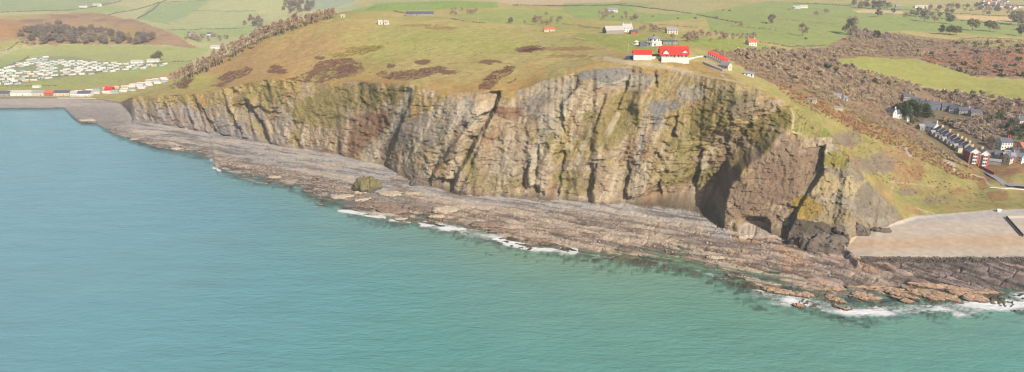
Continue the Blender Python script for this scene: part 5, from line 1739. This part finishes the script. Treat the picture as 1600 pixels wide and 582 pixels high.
# ---- scrub on the right: the bushes that show largest stand singly, the rest is one mass
SCRUB_A = [(1150, 84), (1200, 78), (1245, 80), (1290, 76), (1330, 70), (1400, 66), (1440, 74), (1440, 90), (1345, 88), (1288, 92), (1340, 108), (1400, 124), (1440, 136), (1430, 150), (1390, 168), (1340, 156), (1290, 148), (1240, 130), (1190, 104)]
SCRUB_B = [(1440, 88), (1480, 66), (1600, 64), (1600, 122), (1530, 118), (1490, 104)]
SCRUB_C = [(1440, 140), (1500, 146), (1600, 158), (1600, 200), (1560, 215), (1540, 222), (1500, 205), (1470, 190), (1530, 186), (1480, 160)]
SCRUB_D = [(1245, 138), (1300, 146), (1390, 168), (1386, 182), (1432, 205), (1442, 216), (1520, 266), (1500, 268), (1400, 210), (1310, 168)]
n_b = 0
for poly, n_, sd, lb, gr, kinds in [(SCRUB_A, 150, 61, 'brown leafless bush in the scrub below the long green field', 'scrub below the stepped gables', (B_SCRUB, B_SCRUB, B_PURP)),
                                    (SCRUB_B, 60, 62, 'bush on the russet bank above the long green field', 'bushes on the russet bank', (B_PURP, B_RUST, B_GREEN)),
                                    (SCRUB_C, 70, 63, 'leafless bush in the scrub between town and green field', 'scrub above the town', (B_SCRUB, B_RUST, B_PURP, B_OLIVE))]:
    for q, x, y in pts_in(poly, n_, sd, 640, mind=7):
        bush(g.choice(kinds), q, g.uniform(1.1, 2.1), lb, gr)
for q, x, y in pts_in([(1312, 66), (1330, 48), (1395, 54), (1390, 62), (1340, 62)], 26, 66, 640, mind=6):
    bush(B_PURP, q, g.uniform(1.6, 2.4), 'tall dark bush in the thicket below the fairway trees', 'thicket below the fairway')
# dark hedge line below the long field, and dark clumps on the bank
for x, y, s in [(1258, 92, 1.4), (1268, 98, 1.6), (1280, 104, 1.8), (1292, 110, 2.0), (1305, 114, 1.8), (1318, 118, 1.8), (1332, 122, 1.6), (1350, 126, 1.5), (1368, 130, 1.5), (1386, 134, 1.4)]:
    bush(B_PURP if random.random() < .6 else B_GREEN, on(x, y, 640), s, 'dark tall bush in the line below the long green field', 'dark bushes below the field')
for x, y, s in [(1498, 112, 1.6), (1512, 114, 1.8), (1526, 118, 2.0), (1540, 118, 1.8), (1556, 114, 1.6), (1570, 106, 1.5), (1585, 104, 1.6), (1520, 80, 1.7), (1532, 82, 1.6), (1560, 78, 1.4), (1515, 108, 1.4), (1545, 110, 1.5), (1490, 104, 1.2), (1565, 120, 1.4)]:
    bush(B_GREEN if random.random() < .5 else B_PURP, on(x, y, 640), s, 'large dark bush on the right bank above the field', 'dark bushes on the bank')


def temp(n, size, seed, thin=0.5, rz=2.1):
    return leaf_cloud(n, 3.0, 2.8, rz, rz * 0.62, size, 7, seed, thin, shell=0.35)


TS = [temp(200, 0.5, 81, 0.6), temp(200, 0.5, 82, 0.6), temp(200, 0.5, 83, 0.6)]
it = [(q, random.uniform(0.7, 1.35)) for q, x, y in pts_in(SCRUB_A, 1300, 71, 640)]
it += [(q, random.uniform(0.5, 1.0)) for q, x, y in pts_in(SCRUB_D, 520, 76, 640)]
it += [(q, random.uniform(0.8, 1.4)) for q, x, y in pts_in([(1318, 62), (1340, 50), (1400, 54), (1440, 62), (1490, 64), (1440, 76), (1400, 72), (1330, 74)], 420, 78, 640)]
it += [(q, random.uniform(0.4, 0.9)) for q, x, y in pts_in([(1112, 78), (1150, 82), (1200, 106), (1255, 134), (1245, 142), (1190, 118), (1150, 102)], 260, 77, 600)]
stuff('scrub_thicket', 'dense brown leafless scrub filling the valley side above the headland', 'scrub', TS, it, F_SCRUB)
it = [(q, random.uniform(0.6, 1.2)) for q, x, y in pts_in(SCRUB_C, 700, 72, 640)] + [(q, random.uniform(0.6, 1.2)) for q, x, y in pts_in(SCRUB_B, 420, 73, 640)]
stuff('scrub_thicket', 'brown and russet scrub round the town and on the right bank', 'scrub', TS, it, F_PURPLE)
TT = [temp(26, 0.9, 91, 0.7, 1.2), temp(26, 0.9, 92, 0.7, 1.2)]
UP = [(1190, 118), (1260, 150), (1310, 166), (1400, 208), (1450, 236), (1500, 266), (1540, 284), (1500, 280), (1400, 232), (1300, 190), (1240, 160)]
it = [(q, random.uniform(0.35, 0.7)) for q, x, y in pts_in(UP, 1100, 74, 500)]
SL = [(1300, 195), (1400, 235), (1500, 285), (1560, 300), (1560, 315), (1480, 320), (1420, 310), (1370, 280), (1320, 235)]
it += [(q, random.uniform(0.25, 0.5)) for q, x, y in pts_in(SL, 260, 75, 480)]
stuff('bracken', 'dead russet bracken along the crest of the headland slope', 'bracken', TT, it, F_RUST)
it = []
for i, poly in enumerate([[(444, 134), (448, 124), (490, 110), (505, 95), (545, 90), (570, 105), (545, 120), (498, 132)], [(590, 118), (640, 110), (700, 104), (672, 120), (604, 124)], [(748, 140), (758, 122), (790, 103), (806, 104), (765, 140)],
                          [(342, 124), (352, 114), (396, 106), (380, 122)], [(276, 140), (284, 128), (304, 123), (290, 138)], [(808, 80), (835, 75), (850, 76), (825, 82)]]):
    it += [(q, random.uniform(0.25, 0.5)) for q, x, y in pts_in(poly, 260 if i == 0 else 110, 90 + i, 600)]
stuff('heather', 'dark brown heather patches on the grassy hill', 'heather', TT, it, F_HEATH)
it = [(q, random.uniform(0.25, 0.5)) for q, x, y in pts_in([(520, 90), (545, 78), (600, 72), (590, 80), (550, 88)], 90, 97, 600)]
it += [(q, random.uniform(0.2, 0.45)) for q, x, y in pts_in([(460, 60), (700, 60), (900, 85), (850, 110), (600, 125), (400, 120)], 160, 98, 600)]
stuff('gorse', 'scattered gorse tufts on the grassy hill', 'gorse', TT, it, F_GORSE)


def hedge(pix, s, fm_temps, mat, label, step_=3.0, jit_=1.0, ymin=330.0):
    pts = [on(*q, ymin) for q in pix]
    vs, fs, n0 = [], [], 0
    g_ = random.Random(int(pix[0][0]))
    for a, b_ in zip(pts[:-1], pts[1:]):
        L_ = (b_ - a).length
        n_ = max(2, int(L_ / (step_ * s)))
        for i in range(n_):
            q = a.lerp(b_, (i + g_.random()) / n_); X, Y = q.x + g_.uniform(-jit_, jit_), q.y + g_.uniform(-jit_, jit_)
            v_, f_ = fm_temps[i % len(fm_temps)]
            ss = s * g_.uniform(0.5, 1.0)
            vs.append(v_ * ss + np.array([X, Y, gz(X, Y) - 0.1])); fs.append(f_ + n0); n0 += len(v_)
    me_ = mesh_from('hedge', np.concatenate(vs), np.concatenate(fs), smooth=False)
    me_.materials.append(mat)
    return lab(link('hedge', me_), label, 'hedge')


TH = [temp(60, 0.7, 85), temp(60, 0.7, 86)]
HEDGES = [([(705, 30), (720, 33), (745, 36), (760, 37)], 0.8, F_DARKWOOD, 'dark hedge running down towards the plateau clump'), ([(880, 38), (905, 41), (940, 46)], 1.0, F_SCRUB, 'brown hedge left of the pale plateau barn'),
          ([(875, 62), (895, 60), (915, 64), (935, 62)], 0.8, F_SCRUB, 'short brown hedge on the grass left of the kiosk'), ([(800, 9), (850, 10), (900, 10), (980, 7)], 1.2, F_DARKWOOD, 'hedge along the near side of the ploughed field'),
          ([(615, 18), (640, 22)], 0.8, F_DARKWOOD, 'short dark hedge left of the hill top farm'), ([(680, 28), (720, 30), (790, 32)], 0.6, F_SCRUB, 'low hedge right of the hill top farm'),
          ([(20, 131), (60, 124), (100, 119), (150, 114), (200, 106), (262, 98), (300, 96)], 0.9, F_DARKWOOD, 'long dark hedge below the upper caravan field'), ([(-20, 114), (15, 103), (45, 89)], 0.9, F_DARKWOOD, 'hedge along the left side of the upper caravan field'),
          ([(0, 135.5), (40, 135), (90, 134.5)], 0.7, F_DARKWOOD, 'dark hedge behind the far seafront buildings'), ([(0, 80), (12, 79), (22, 72), (30, 66)], 0.9, F_DARKWOOD, 'hedge climbing the left edge below the far wood'),
          ([(262, 48), (320, 46), (380, 44)], 1.0, F_DARKWOOD, 'hedge across the far fields above the hamlet'), ([(215, 30), (250, 5), (262, 0)], 1.1, F_DARKWOOD, 'hedge climbing the far hill between two fields'), ([(170, 24), (250, 4), (330, 0)], 1.1, F_DARKWOOD, 'hedge along the top of the far pale field'),
          ([(340, 74), (360, 70), (385, 60)], 0.9, F_DARKWOOD, 'hedge in the valley behind the larch ridge'), ([(300, 18), (400, 18)], 1.0, F_DARKWOOD, 'hedge between the two large far fields'), ([(0, 20), (60, 18), (140, 13), (190, 2)], 1.2, F_DARKWOOD, 'hedge above the far russet hill'),
          ([(1280, 92), (1345, 88.5), (1430, 92)], 0.9, F_SCRUB, 'hedge along the top of the long green field'), ([(1440, 94), (1482, 107), (1530, 122)], 1.3, F_DARKWOOD, 'dark hedge along the right side of the long green field'), ([(1330, 13), (1410, 16), (1488, 22), (1580, 26)], 1.0, F_DARKWOOD, 'hedge behind the stubble strips'),
          ([(1410, 24), (1490, 32), (1580, 38)], 1.3, F_DARKWOOD, 'dark hedge below the stubble strips'), ([(1330, 52), (1360, 54), (1395, 60)], 1.6, F_PURPLE, 'tall purple hedge right of the dark thicket tree'), ([(1200, 30), (1280, 36), (1320, 40)], 1.0, F_SCRUB, 'rough reddish hedge across the fairway'),
          ([(1145, 42), (1170, 44), (1195, 46), (1215, 48)], 1.2, F_SCRUB, 'brown hedge with bushes behind the white orange roofed house'), ([(1090, 24), (1130, 32), (1160, 36)], 1.0, F_DARKWOOD, 'hedge crossing the green field at upper centre right'), ([(1500, 62), (1600, 63)], 1.0, F_PURPLE, 'purple hedge below the fairway at the right'),
          ([(1000, 38), (1040, 40), (1090, 44)], 1.0, F_SCRUB, 'brown hedge behind the cream house'), ([(960, 8), (1020, 14), (1080, 22)], 1.1, F_DARKWOOD, 'hedge round the pale hillock field'), ([(1240, 6), (1330, 10)], 1.1, F_DARKWOOD, 'hedge beyond the far white sheds'),
          ([(1180, 66), (1230, 74), (1290, 72)], 1.2, F_SCRUB, 'straggling hedge at the foot of the green fairway')]
for pix, s, mt, l_ in HEDGES:
    hedge(pix, s, TH, mt, l_)
for i, (x, y, s) in enumerate([(1150, 37, 1.1), (1158, 40, 1.3), (1198, 38, 1.3), (1206, 36, 1.1), (1240, 14, 1.1), (1233, 16, 1.0), (1087, 30, 1.0), (1120, 29, 1.0), (1260, 62, 0.9), (1330, 62, 1.0), (1020, 27, 1.0), (1140, 18, 1.1), (1130, 17, 1.0), (1060, 30, 1.0)]):
    bush(B_PURP, on(x, y, 640), s * 1.4, 'dark rounded bush dotted on the green plateau fields', 'bushes on the plateau fields')

# ------------------------------------------------------------------ rocks on the shore
def rock_mat(name, a, b_, c_low, zlow=0.6):
    """stone: two tones, darker weed where the tide reaches"""
    m_, nt_, bs = newmat(name)
    ge_ = N(nt_, 'ShaderNodeNewGeometry')
    no = N(nt_, 'ShaderNodeTexNoise', Scale=0.5, Detail=6.0, Roughness=0.65)
    nt_.links.new(ge_.outputs['Position'], no.inputs['Vector'])
    mr_ = N(nt_, 'ShaderNodeMapRange'); mr_.inputs[1].default_value = 0.35; mr_.inputs[2].default_value = 0.65
    nt_.links.new(no.outputs['Fac'], mr_.inputs[0])
    mx_ = N(nt_, 'ShaderNodeMix', data_type='RGBA'); nt_.links.new(mr_.outputs[0], mx_.inputs[0])
    mx_.inputs[6].default_value = (*a, 1); mx_.inputs[7].default_value = (*b_, 1)
    sp = N(nt_, 'ShaderNodeSeparateXYZ'); nt_.links.new(ge_.outputs['Position'], sp.inputs[0])
    zz_ = N(nt_, 'ShaderNodeMapRange', interpolation_type='SMOOTHSTEP'); zz_.inputs[1].default_value = zlow; zz_.inputs[2].default_value = zlow + 0.9
    nt_.links.new(sp.outputs[2], zz_.inputs[0])
    m2_ = N(nt_, 'ShaderNodeMix', data_type='RGBA'); nt_.links.new(zz_.outputs[0], m2_.inputs[0])
    m2_.inputs[6].default_value = (*c_low, 1); nt_.links.new(mx_.outputs[2], m2_.inputs[7])
    nt_.links.new(m2_.outputs[2], bs.inputs['Base Color'])
    bs.inputs['Roughness'].default_value = 0.85
    bu_ = N(nt_, 'ShaderNodeBump', Strength=0.8, Distance=0.6); nt_.links.new(no.outputs['Fac'], bu_.inputs['Height']); nt_.links.new(bu_.outputs[0], bs.inputs['Normal'])
    return m_


RK_PALE = rock_mat('pale_rock', C(180, 162, 136), C(200, 182, 154), C(130, 110, 90), 0.4)
RK_LEDGE = rock_mat('ledge_rock', C(162, 142, 122), C(190, 168, 142), C(120, 102, 86), 0.2)
RK_REEF = rock_mat('reef_rock', C(158, 128, 102), C(192, 158, 126), C(100, 80, 68), 0.5)
RK_MOSS = rock_mat('mossy_rock', C(104, 98, 62), C(134, 120, 72), C(96, 86, 76), 4.0)
RK_BROWN = rock_mat('brown_rock', C(96, 84, 74), C(124, 108, 92), C(84, 74, 66), 0.8)
RK_RED = rock_mat('weedy_rock', C(122, 98, 82), C(160, 134, 112), C(88, 68, 58), 0.3)


def rock_mesh(name, sx_, sy_, sz_, seed, mat, sub=4, rough=0.28, flat=0.5, bedded=0.0):
    import bmesh
    bm_ = bmesh.new()
    bmesh.ops.create_icosphere(bm_, subdivisions=sub, radius=1.0)
    v = np.array([q.co[:] for q in bm_.verts])
    f = np.array([[w_.index for w_ in q.verts] for q in bm_.faces])
    bm_.free()
    n_ = fbm2(v[:, 0] * 1.6 + seed * 3.1, v[:, 1] * 1.6 + v[:, 2] * 1.1, 4, seed, 0.55)
    n2_ = ridge2(v[:, 0] * 2.2 + seed, v[:, 1] * 3.5 + v[:, 2] * 2, 3, seed + 5)
    th = np.arctan2(v[:, 1], v[:, 0])
    out_ = 1 + rough * 1.5 * fbm2(np.cos(th) * 1.9 + seed, np.sin(th) * 1.9, 4, seed + 9, 0.6)
    v = v * (1 + rough * 0.8 * n_ + rough * 0.3 * n2_)[:, None]
    v[:, :2] *= out_[:, None]
    v[:, 2] = np.sign(v[:, 2]) * np.abs(v[:, 2]) ** flat
    n3_ = fbm2(v[:, 0] * sx_ / 2.2 + seed, v[:, 1] * sy_ / 1.3, 4, seed + 21, 0.6)
    n4_ = np.abs(n2(v[:, 0] * sx_ / 5.0, v[:, 1] * sy_ / 3.0, seed + 25))
    v[:, 2] += (n3_ * 0.38 - np.clip(0.14 - n4_, 0, 1) * 4.0 + 0.35 * fbm2(v[:, 0] * 1.3 + seed, v[:, 1] * 1.3, 2, seed + 31)) * np.clip(v[:, 2], 0, 1)
    if bedded:
        v[:, 2] += bedded * (saw((v[:, 1] * sy_ / 2.2 + 0.4 * v[:, 0] + n_), 0.3) - 0.5)
    v = v * np.array([sx_, sy_, sz_])
    me_ = mesh_from(name, v, f, smooth=True)
    me_.materials.append(mat)
    return me_


def rock(px_, py_, wpx, hm, ratio, rz, mat, label, name='rock', seed=None, sub=4, rough=0.28, flat=0.55, bed=0.0, sinkf=0.35, group=None, z0=None):
    q = on(px_, py_)
    if z0 is not None:
        q.z = z0
    wm_ = wpx / (FPX / q.y) / 2
    me_ = rock_mesh(name, wm_, wm_ * ratio, hm, seed or int(px_ * 7 + py_), mat, 5, rough, flat, bed)
    o = link(name, me_, None, (q.x, q.y, q.z + hm * (1 - 2 * sinkf) * 0.5), math.radians(rz))
    return lab(o, label, 'rock', group)


rock(574, 296, 42, 9.5, 0.75, 10, RK_MOSS, 'tall mossy dark rock standing alone on the rocky shore', 'sea_stack', sub=5, rough=0.24, flat=0.85, sinkf=0.3)
rock(655, 287, 30, 5.0, 0.6, -5, RK_BROWN, 'brown sloping boulder between the mossy rock and the cliff foot', 'boulder', flat=0.8)
for a in [(534, 309, 34, 1.6, 0.45, 14, 'long pale flat rock at the water left of the mossy rock'), (566, 313, 24, 1.7, 0.5, 24, 'rounded pale rock just below the mossy rock'), (563, 302, 22, 1.4, 0.6, 0, 'pale rock against the foot of the mossy rock'), (696, 329, 42, 2.0, 0.7, 0, 'broad pale rock above the surf left of the main ledge'),
          (682, 340, 26, 1.6, 0.4, -6, 'narrow pale rock at the water below the broad pale rock'), (611, 303, 40, 1.4, 0.6, -4, 'pale flat rock right of the mossy rock'), (645, 304, 26, 1.2, 0.5, 0, 'small pale flat rock midway to the cliff foot'), (626, 343, 20, 1.0, 0.5, 0, 'pale rock washed by surf'), (650, 334, 18, 1.1, 0.5, 0, 'tan rock in the channel above the surf'),
          (137, 189, 26, 1.8, 0.5, 0, 'pale rock at the far tip of the platform'), (210, 219, 14, 1.4, 0.6, 0, 'cream boulder at the water on the far platform'), (276, 234, 16, 1.6, 0.6, 0, 'bright cream boulder at the water edge of the far platform'), (430, 278, 20, 1.4, 0.6, -10, 'pale rock among weed at mid left shore'),
          (1165, 372, 30, 2.0, 0.3, 20, 'pale ledge at the foot of the headland'), (1116, 404, 26, 1.6, 0.4, -12, 'pale slab on the platform below the headland shadow')]:
    rock(a[0], a[1], a[2], a[3], a[4], a[5], RK_PALE, a[6], 'pale_rock', flat=0.45, rough=0.26)
# reef off the right end: orange slabs parted by channels
REEF = [(1215, 457, 60, 2.2, 0.35, -20), (1252, 464, 40, 2.4, 0.5, -20), (1248, 481, 20, 1.6, 0.7, -10), (1296, 452, 56, 2.0, 0.25, -8), (1306, 470, 34, 2.4, 0.55, -50), (1314, 482, 30, 1.8, 0.45, -30), (1350, 466, 46, 2.6, 0.5, -14), (1376, 453, 90, 2.2, 0.2, -8), (1400, 463, 50, 2.4, 0.35, -44), (1412, 473, 36, 2.0, 0.4, -44),
        (1440, 461, 66, 2.4, 0.3, -42), (1470, 464, 66, 2.4, 0.35, -40), (1462, 450, 70, 2.2, 0.25, -12), (1512, 462, 56, 2.4, 0.5, -30), (1505, 452, 60, 2.2, 0.35, -24), (1540, 455, 46, 1.8, 0.4, -24), (1143, 431, 16, 1.4, 0.6, 0)]
POS = ['leftmost long orange reef slab', 'second orange reef slab from the left', 'small orange rock alone in the surf', 'narrow orange slab behind the left reef', 'orange reef block leaning towards the sea', 'outermost orange reef rock in the surf', 'square orange reef block with dark left side', 'long thin reef slab along the channel',
       'tilted reef slab left of the middle channel', 'low reef slab in the middle of the surf', 'tilted reef slab in the middle of the reef', 'tilted reef slab right of the middle channel', 'long thin reef slab behind the right reef', 'broad right-hand reef slab', 'upper right reef slab', 'rightmost reef slab by the white water', 'small red-brown rock off the platform edge']
for a, l_ in zip(REEF, POS):
    rock(*a, RK_REEF, l_, 'reef_rock', sub=5, rough=0.36, flat=0.42, bed=0.3, sinkf=0.42, group='reef slabs', z0=-0.5)
for i, (x, y, w_) in enumerate([(480, 300, 16), (486, 318, 14), (500, 322, 12), (470, 308, 12), (595, 322, 60), (612, 330, 50), (575, 324, 40), (760, 352, 60), (790, 362, 50), (840, 376, 40)]):
    rock(x, y, w_, 1.5, 0.35, -8, RK_RED, 'red-brown weedy rock awash at the edge of the shore', 'weedy_rock', flat=0.45, group='weedy rocks at the waterline', rough=0.36)
# dark outcrop at the right foot of the headland
rock(1278, 386, 84, 8.5, 0.42, -14, RK_BROWN, 'dark layered outcrop at the right foot of the headland', 'outcrop', sub=5, rough=0.3, flat=0.7, bed=0.2, sinkf=0.35)
rock(1340, 366, 34, 5.0, 0.4, -12, RK_BROWN, 'dark rock nose left end of the beach', 'outcrop', sub=4, rough=0.3, flat=0.6, bed=0.15)
rock(1378, 362, 36, 3.0, 0.3, -10, RK_BROWN, 'low dark rock tongue reaching onto the beach', 'outcrop', sub=4, rough=0.3, flat=0.6, bed=0.15)
# loose boulders
def stone(seed):
    import bmesh
    bm_ = bmesh.new(); bmesh.ops.create_icosphere(bm_, subdivisions=1, radius=1.0)
    v = np.array([q.co[:] for q in bm_.verts]); f = np.array([[w_.index for w_ in q.verts] for q in bm_.faces]); bm_.free()
    g_ = np.random.default_rng(seed)
    return v * (0.75 + 0.5 * g_.random((len(v), 1))) * np.array([1.2, 0.9, 0.55]), f


ST = [stone(i) for i in range(6)]
BAND = [(165, 206), (240, 228), (330, 244), (340, 258), (400, 274), (480, 286), (560, 318), (700, 346), (690, 336), (560, 300), (480, 270), (400, 258), (340, 240), (250, 220), (175, 200)]
it = [(q, random.uniform(0.35, 1.5) ** 1.4) for q, x, y in pts_in(BAND, 1700, 101)]
stuff('shore_boulders', 'loose weedy boulders along the water edge', 'boulders', ST, it, RK_RED)
it = [(q, random.uniform(0.3, 1.0)) for q, x, y in pts_in([(330, 250), (480, 270), (560, 292), (540, 318), (480, 300), (400, 278), (345, 262)], 700, 102)]
it += [(q, random.uniform(0.4, 1.3)) for q, x, y in pts_in([(700, 318), (1100, 345), (1320, 392), (1300, 440), (1150, 425), (900, 385), (720, 350)], 420, 103)]
stuff('shore_boulders', 'loose pale boulders strewn on the platform', 'boulders', ST, it, RK_LEDGE)
it = [(q, random.uniform(0.35, 0.9)) for q, x, y in pts_in([(1345, 401), (1600, 402), (1600, 409), (1345, 410)], 700, 104)]
stuff('shore_boulders', 'dark weedy boulders along the foot of the right beach', 'boulders', ST, it, RK_BROWN)

# ------------------------------------------------------------------ promenade end: groyne, wall, railing, road
pa, pb_ = on(1573, 342), on(1598, 370)
gr = empty('groyne', pa)
d = pb_ - pa; n_p = 12
for i in range(n_p + 1):
    t = i / n_p
    X, Y = pa.x + d.x * t, pa.y + d.y * t
    z = gz(X, Y)
    mb = MB(); mb.box(-0.3, 0.3, -0.3, 0.3, z - pa.z - 1.0, z - pa.z + 2.2)
    link('post', mb.mesh('post', W_TIMBER), gr, (X - pa.x, Y - pa.y, 0), math.atan2(d.y, d.x))
for i in range(n_p):
    t0, t1 = i / n_p, (i + 1) / n_p
    for k in range(3):
        a = Vector((d.x * t0, d.y * t0, gz(pa.x + d.x * t0, pa.y + d.y * t0) - pa.z + 0.2 + k * 0.6)); b_ = Vector((d.x * t1, d.y * t1, gz(pa.x + d.x * t1, pa.y + d.y * t1) - pa.z + 0.2 + k * 0.6))
        nn = Vector((-d.y, d.x, 0)).normalized() * 0.12
        mb = MB()
        mb.v = [tuple(q) for q in (a + nn, a - nn, b_ - nn, b_ + nn, a + nn + Vector((0, 0, .5)), a - nn + Vector((0, 0, .5)), b_ - nn + Vector((0, 0, .5)), b_ + nn + Vector((0, 0, .5)))]
        mb.f = [(0, 1, 2, 3), (7, 6, 5, 4), (0, 4, 5, 1), (1, 5, 6, 2), (2, 6, 7, 3), (3, 7, 4, 0)]; mb.m = [0] * 6
        link('plank', mb.mesh('plank', W_TIMBER), gr)
lab(gr, 'dark timber groyne running down the beach at the right edge', 'groyne')
wall_run([(1572, 341), (1600, 341), (1640, 340)], 2.0, 0.8, M_CONC, 'promenade_wall', 'pale concrete promenade wall at the right edge above the groyne')
wall_run([(1546, 293.5), (1570, 296), (1600, 297), (1640, 297)], 0.9, 0.4, W_WHITE, 'road_wall', 'low white wall along the road end above the grass slope')
house(on(1560, 331), 3, 2, 1.6, 0.6, 0, W_WHITE, W_WHITE, 'tiny white hut at the back of the right beach', 'hut', 'hut', floors=1, nwin=0, gable_win=False)


def ribbon(pix, wd, name, mat, lift=0.12, ymin=330.0):
    pts = [on(*q, ymin) for q in pix]
    mb = MB(); fine = []
    for a, b_ in zip(pts[:-1], pts[1:]):
        n_ = max(2, int((b_ - a).length / 3))
        fine += [a.lerp(b_, i / n_) for i in range(n_)]
    fine.append(pts[-1])
    for i, q in enumerate(fine):
        d_ = (fine[min(i + 1, len(fine) - 1)] - fine[max(i - 1, 0)]); nn = Vector((-d_.y, d_.x, 0)).normalized() * wd / 2
        zc_ = max(gz(q.x + s * nn.x, q.y + s * nn.y) for s in (-1, 0, 1)) + lift
        mb.v += [(q.x + nn.x, q.y + nn.y, zc_), (q.x - nn.x, q.y - nn.y, zc_)]
        if i:
            k = 2 * i; mb.f.append((k - 2, k - 1, k + 1, k)); mb.m.append(0)
    o = link(name, mb.mesh(name, mat)); o['kind'] = 'structure'
    return o


ribbon([(1572, 290), (1590, 293), (1612, 296), (1650, 296)], 9, 'road', M_TARMAC)
ribbon([(1535, 262), (1552, 276), (1572, 290)], 6, 'road', M_TARMAC, ymin=600)
# tall masts on the plateau
mb = MB(); mb.tube((0, 0, -0.5), (0, 0, 14), 0.16, 0.08, 6); mb.box(-0.5, 0.5, -0.05, 0.05, 12.6, 12.8)
MAST = mb.mesh('mast', W_CREAM)
for (x, y, l_) in [(748, 38, 'thin pale mast on the left of the plateau'), (817, 47, 'thin pale mast beside the plateau track'), (981, 90, 'thin flagpole beside the blue container'), (1026, 90, 'thin flagpole between the two red roofs'), (1055, 72, 'thin mast behind the large red roof'), (1138, 72, 'thin mast in the green field right of the tower'), (772, 23, 'thin mast by the square plantation'), (871, 10, 'dark mast on the ploughed field')]:
    e = link('mast', MAST, None, on(x, y))
    lab(e, l_, 'mast')

# ------------------------------------------------------------------ labels of look-alikes: their place in the row, counted from the left
def ordinal(n_):
    return str(n_) + ('th' if 10 <= n_ % 100 <= 20 else {1: 'st', 2: 'nd', 3: 'rd'}.get(n_ % 10, 'th'))


same = {}
for o in bpy.data.objects:
    if o.parent is None and o.get('label') and o.get('category') and not o.get('kind'):
        same.setdefault(o['label'], []).append(o)
for l_, os_ in same.items():
    if len(os_) > 1:
        os_.sort(key=lambda o: project(o.location.x, o.location.y, o.location.z)[0])
        for i, o in enumerate(os_):
            o['label'] = l_ + ', ' + ordinal(i + 1) + ' from left'

# ------------------------------------------------------------------ haze: the air between the camera and the far hills
me = bpy.data.meshes.new('haze')
hx, hy0, hy1, hz0, hz1 = 17500, -900, 13300, -16.0, 420.0
vs = [(x, y, z) for z in (hz0, hz1) for y in (hy0, hy1) for x in (-hx, hx)]
me.from_pydata(vs, [], [(0, 2, 3, 1), (4, 5, 7, 6), (0, 1, 5, 4), (2, 6, 7, 3), (0, 4, 6, 2), (1, 3, 7, 5)])
hz = bpy.data.objects.new('haze', me)
COL.objects.link(hz)
hz['kind'] = 'stuff'
hm = bpy.data.materials.new('haze_air')
hm.use_nodes = True
nt = hm.node_tree
nt.nodes.remove(nt.nodes['Principled BSDF'])
pv = nt.nodes.new('ShaderNodeVolumePrincipled')
pv.inputs['Color'].default_value = (0.86, 0.91, 1.0, 1)
pv.inputs['Density'].default_value = 0.000065
pv.inputs['Anisotropy'].default_value = 0.1
nt.links.new(pv.outputs[0], nt.nodes['Material Output'].inputs['Volume'])
me.materials.append(hm)
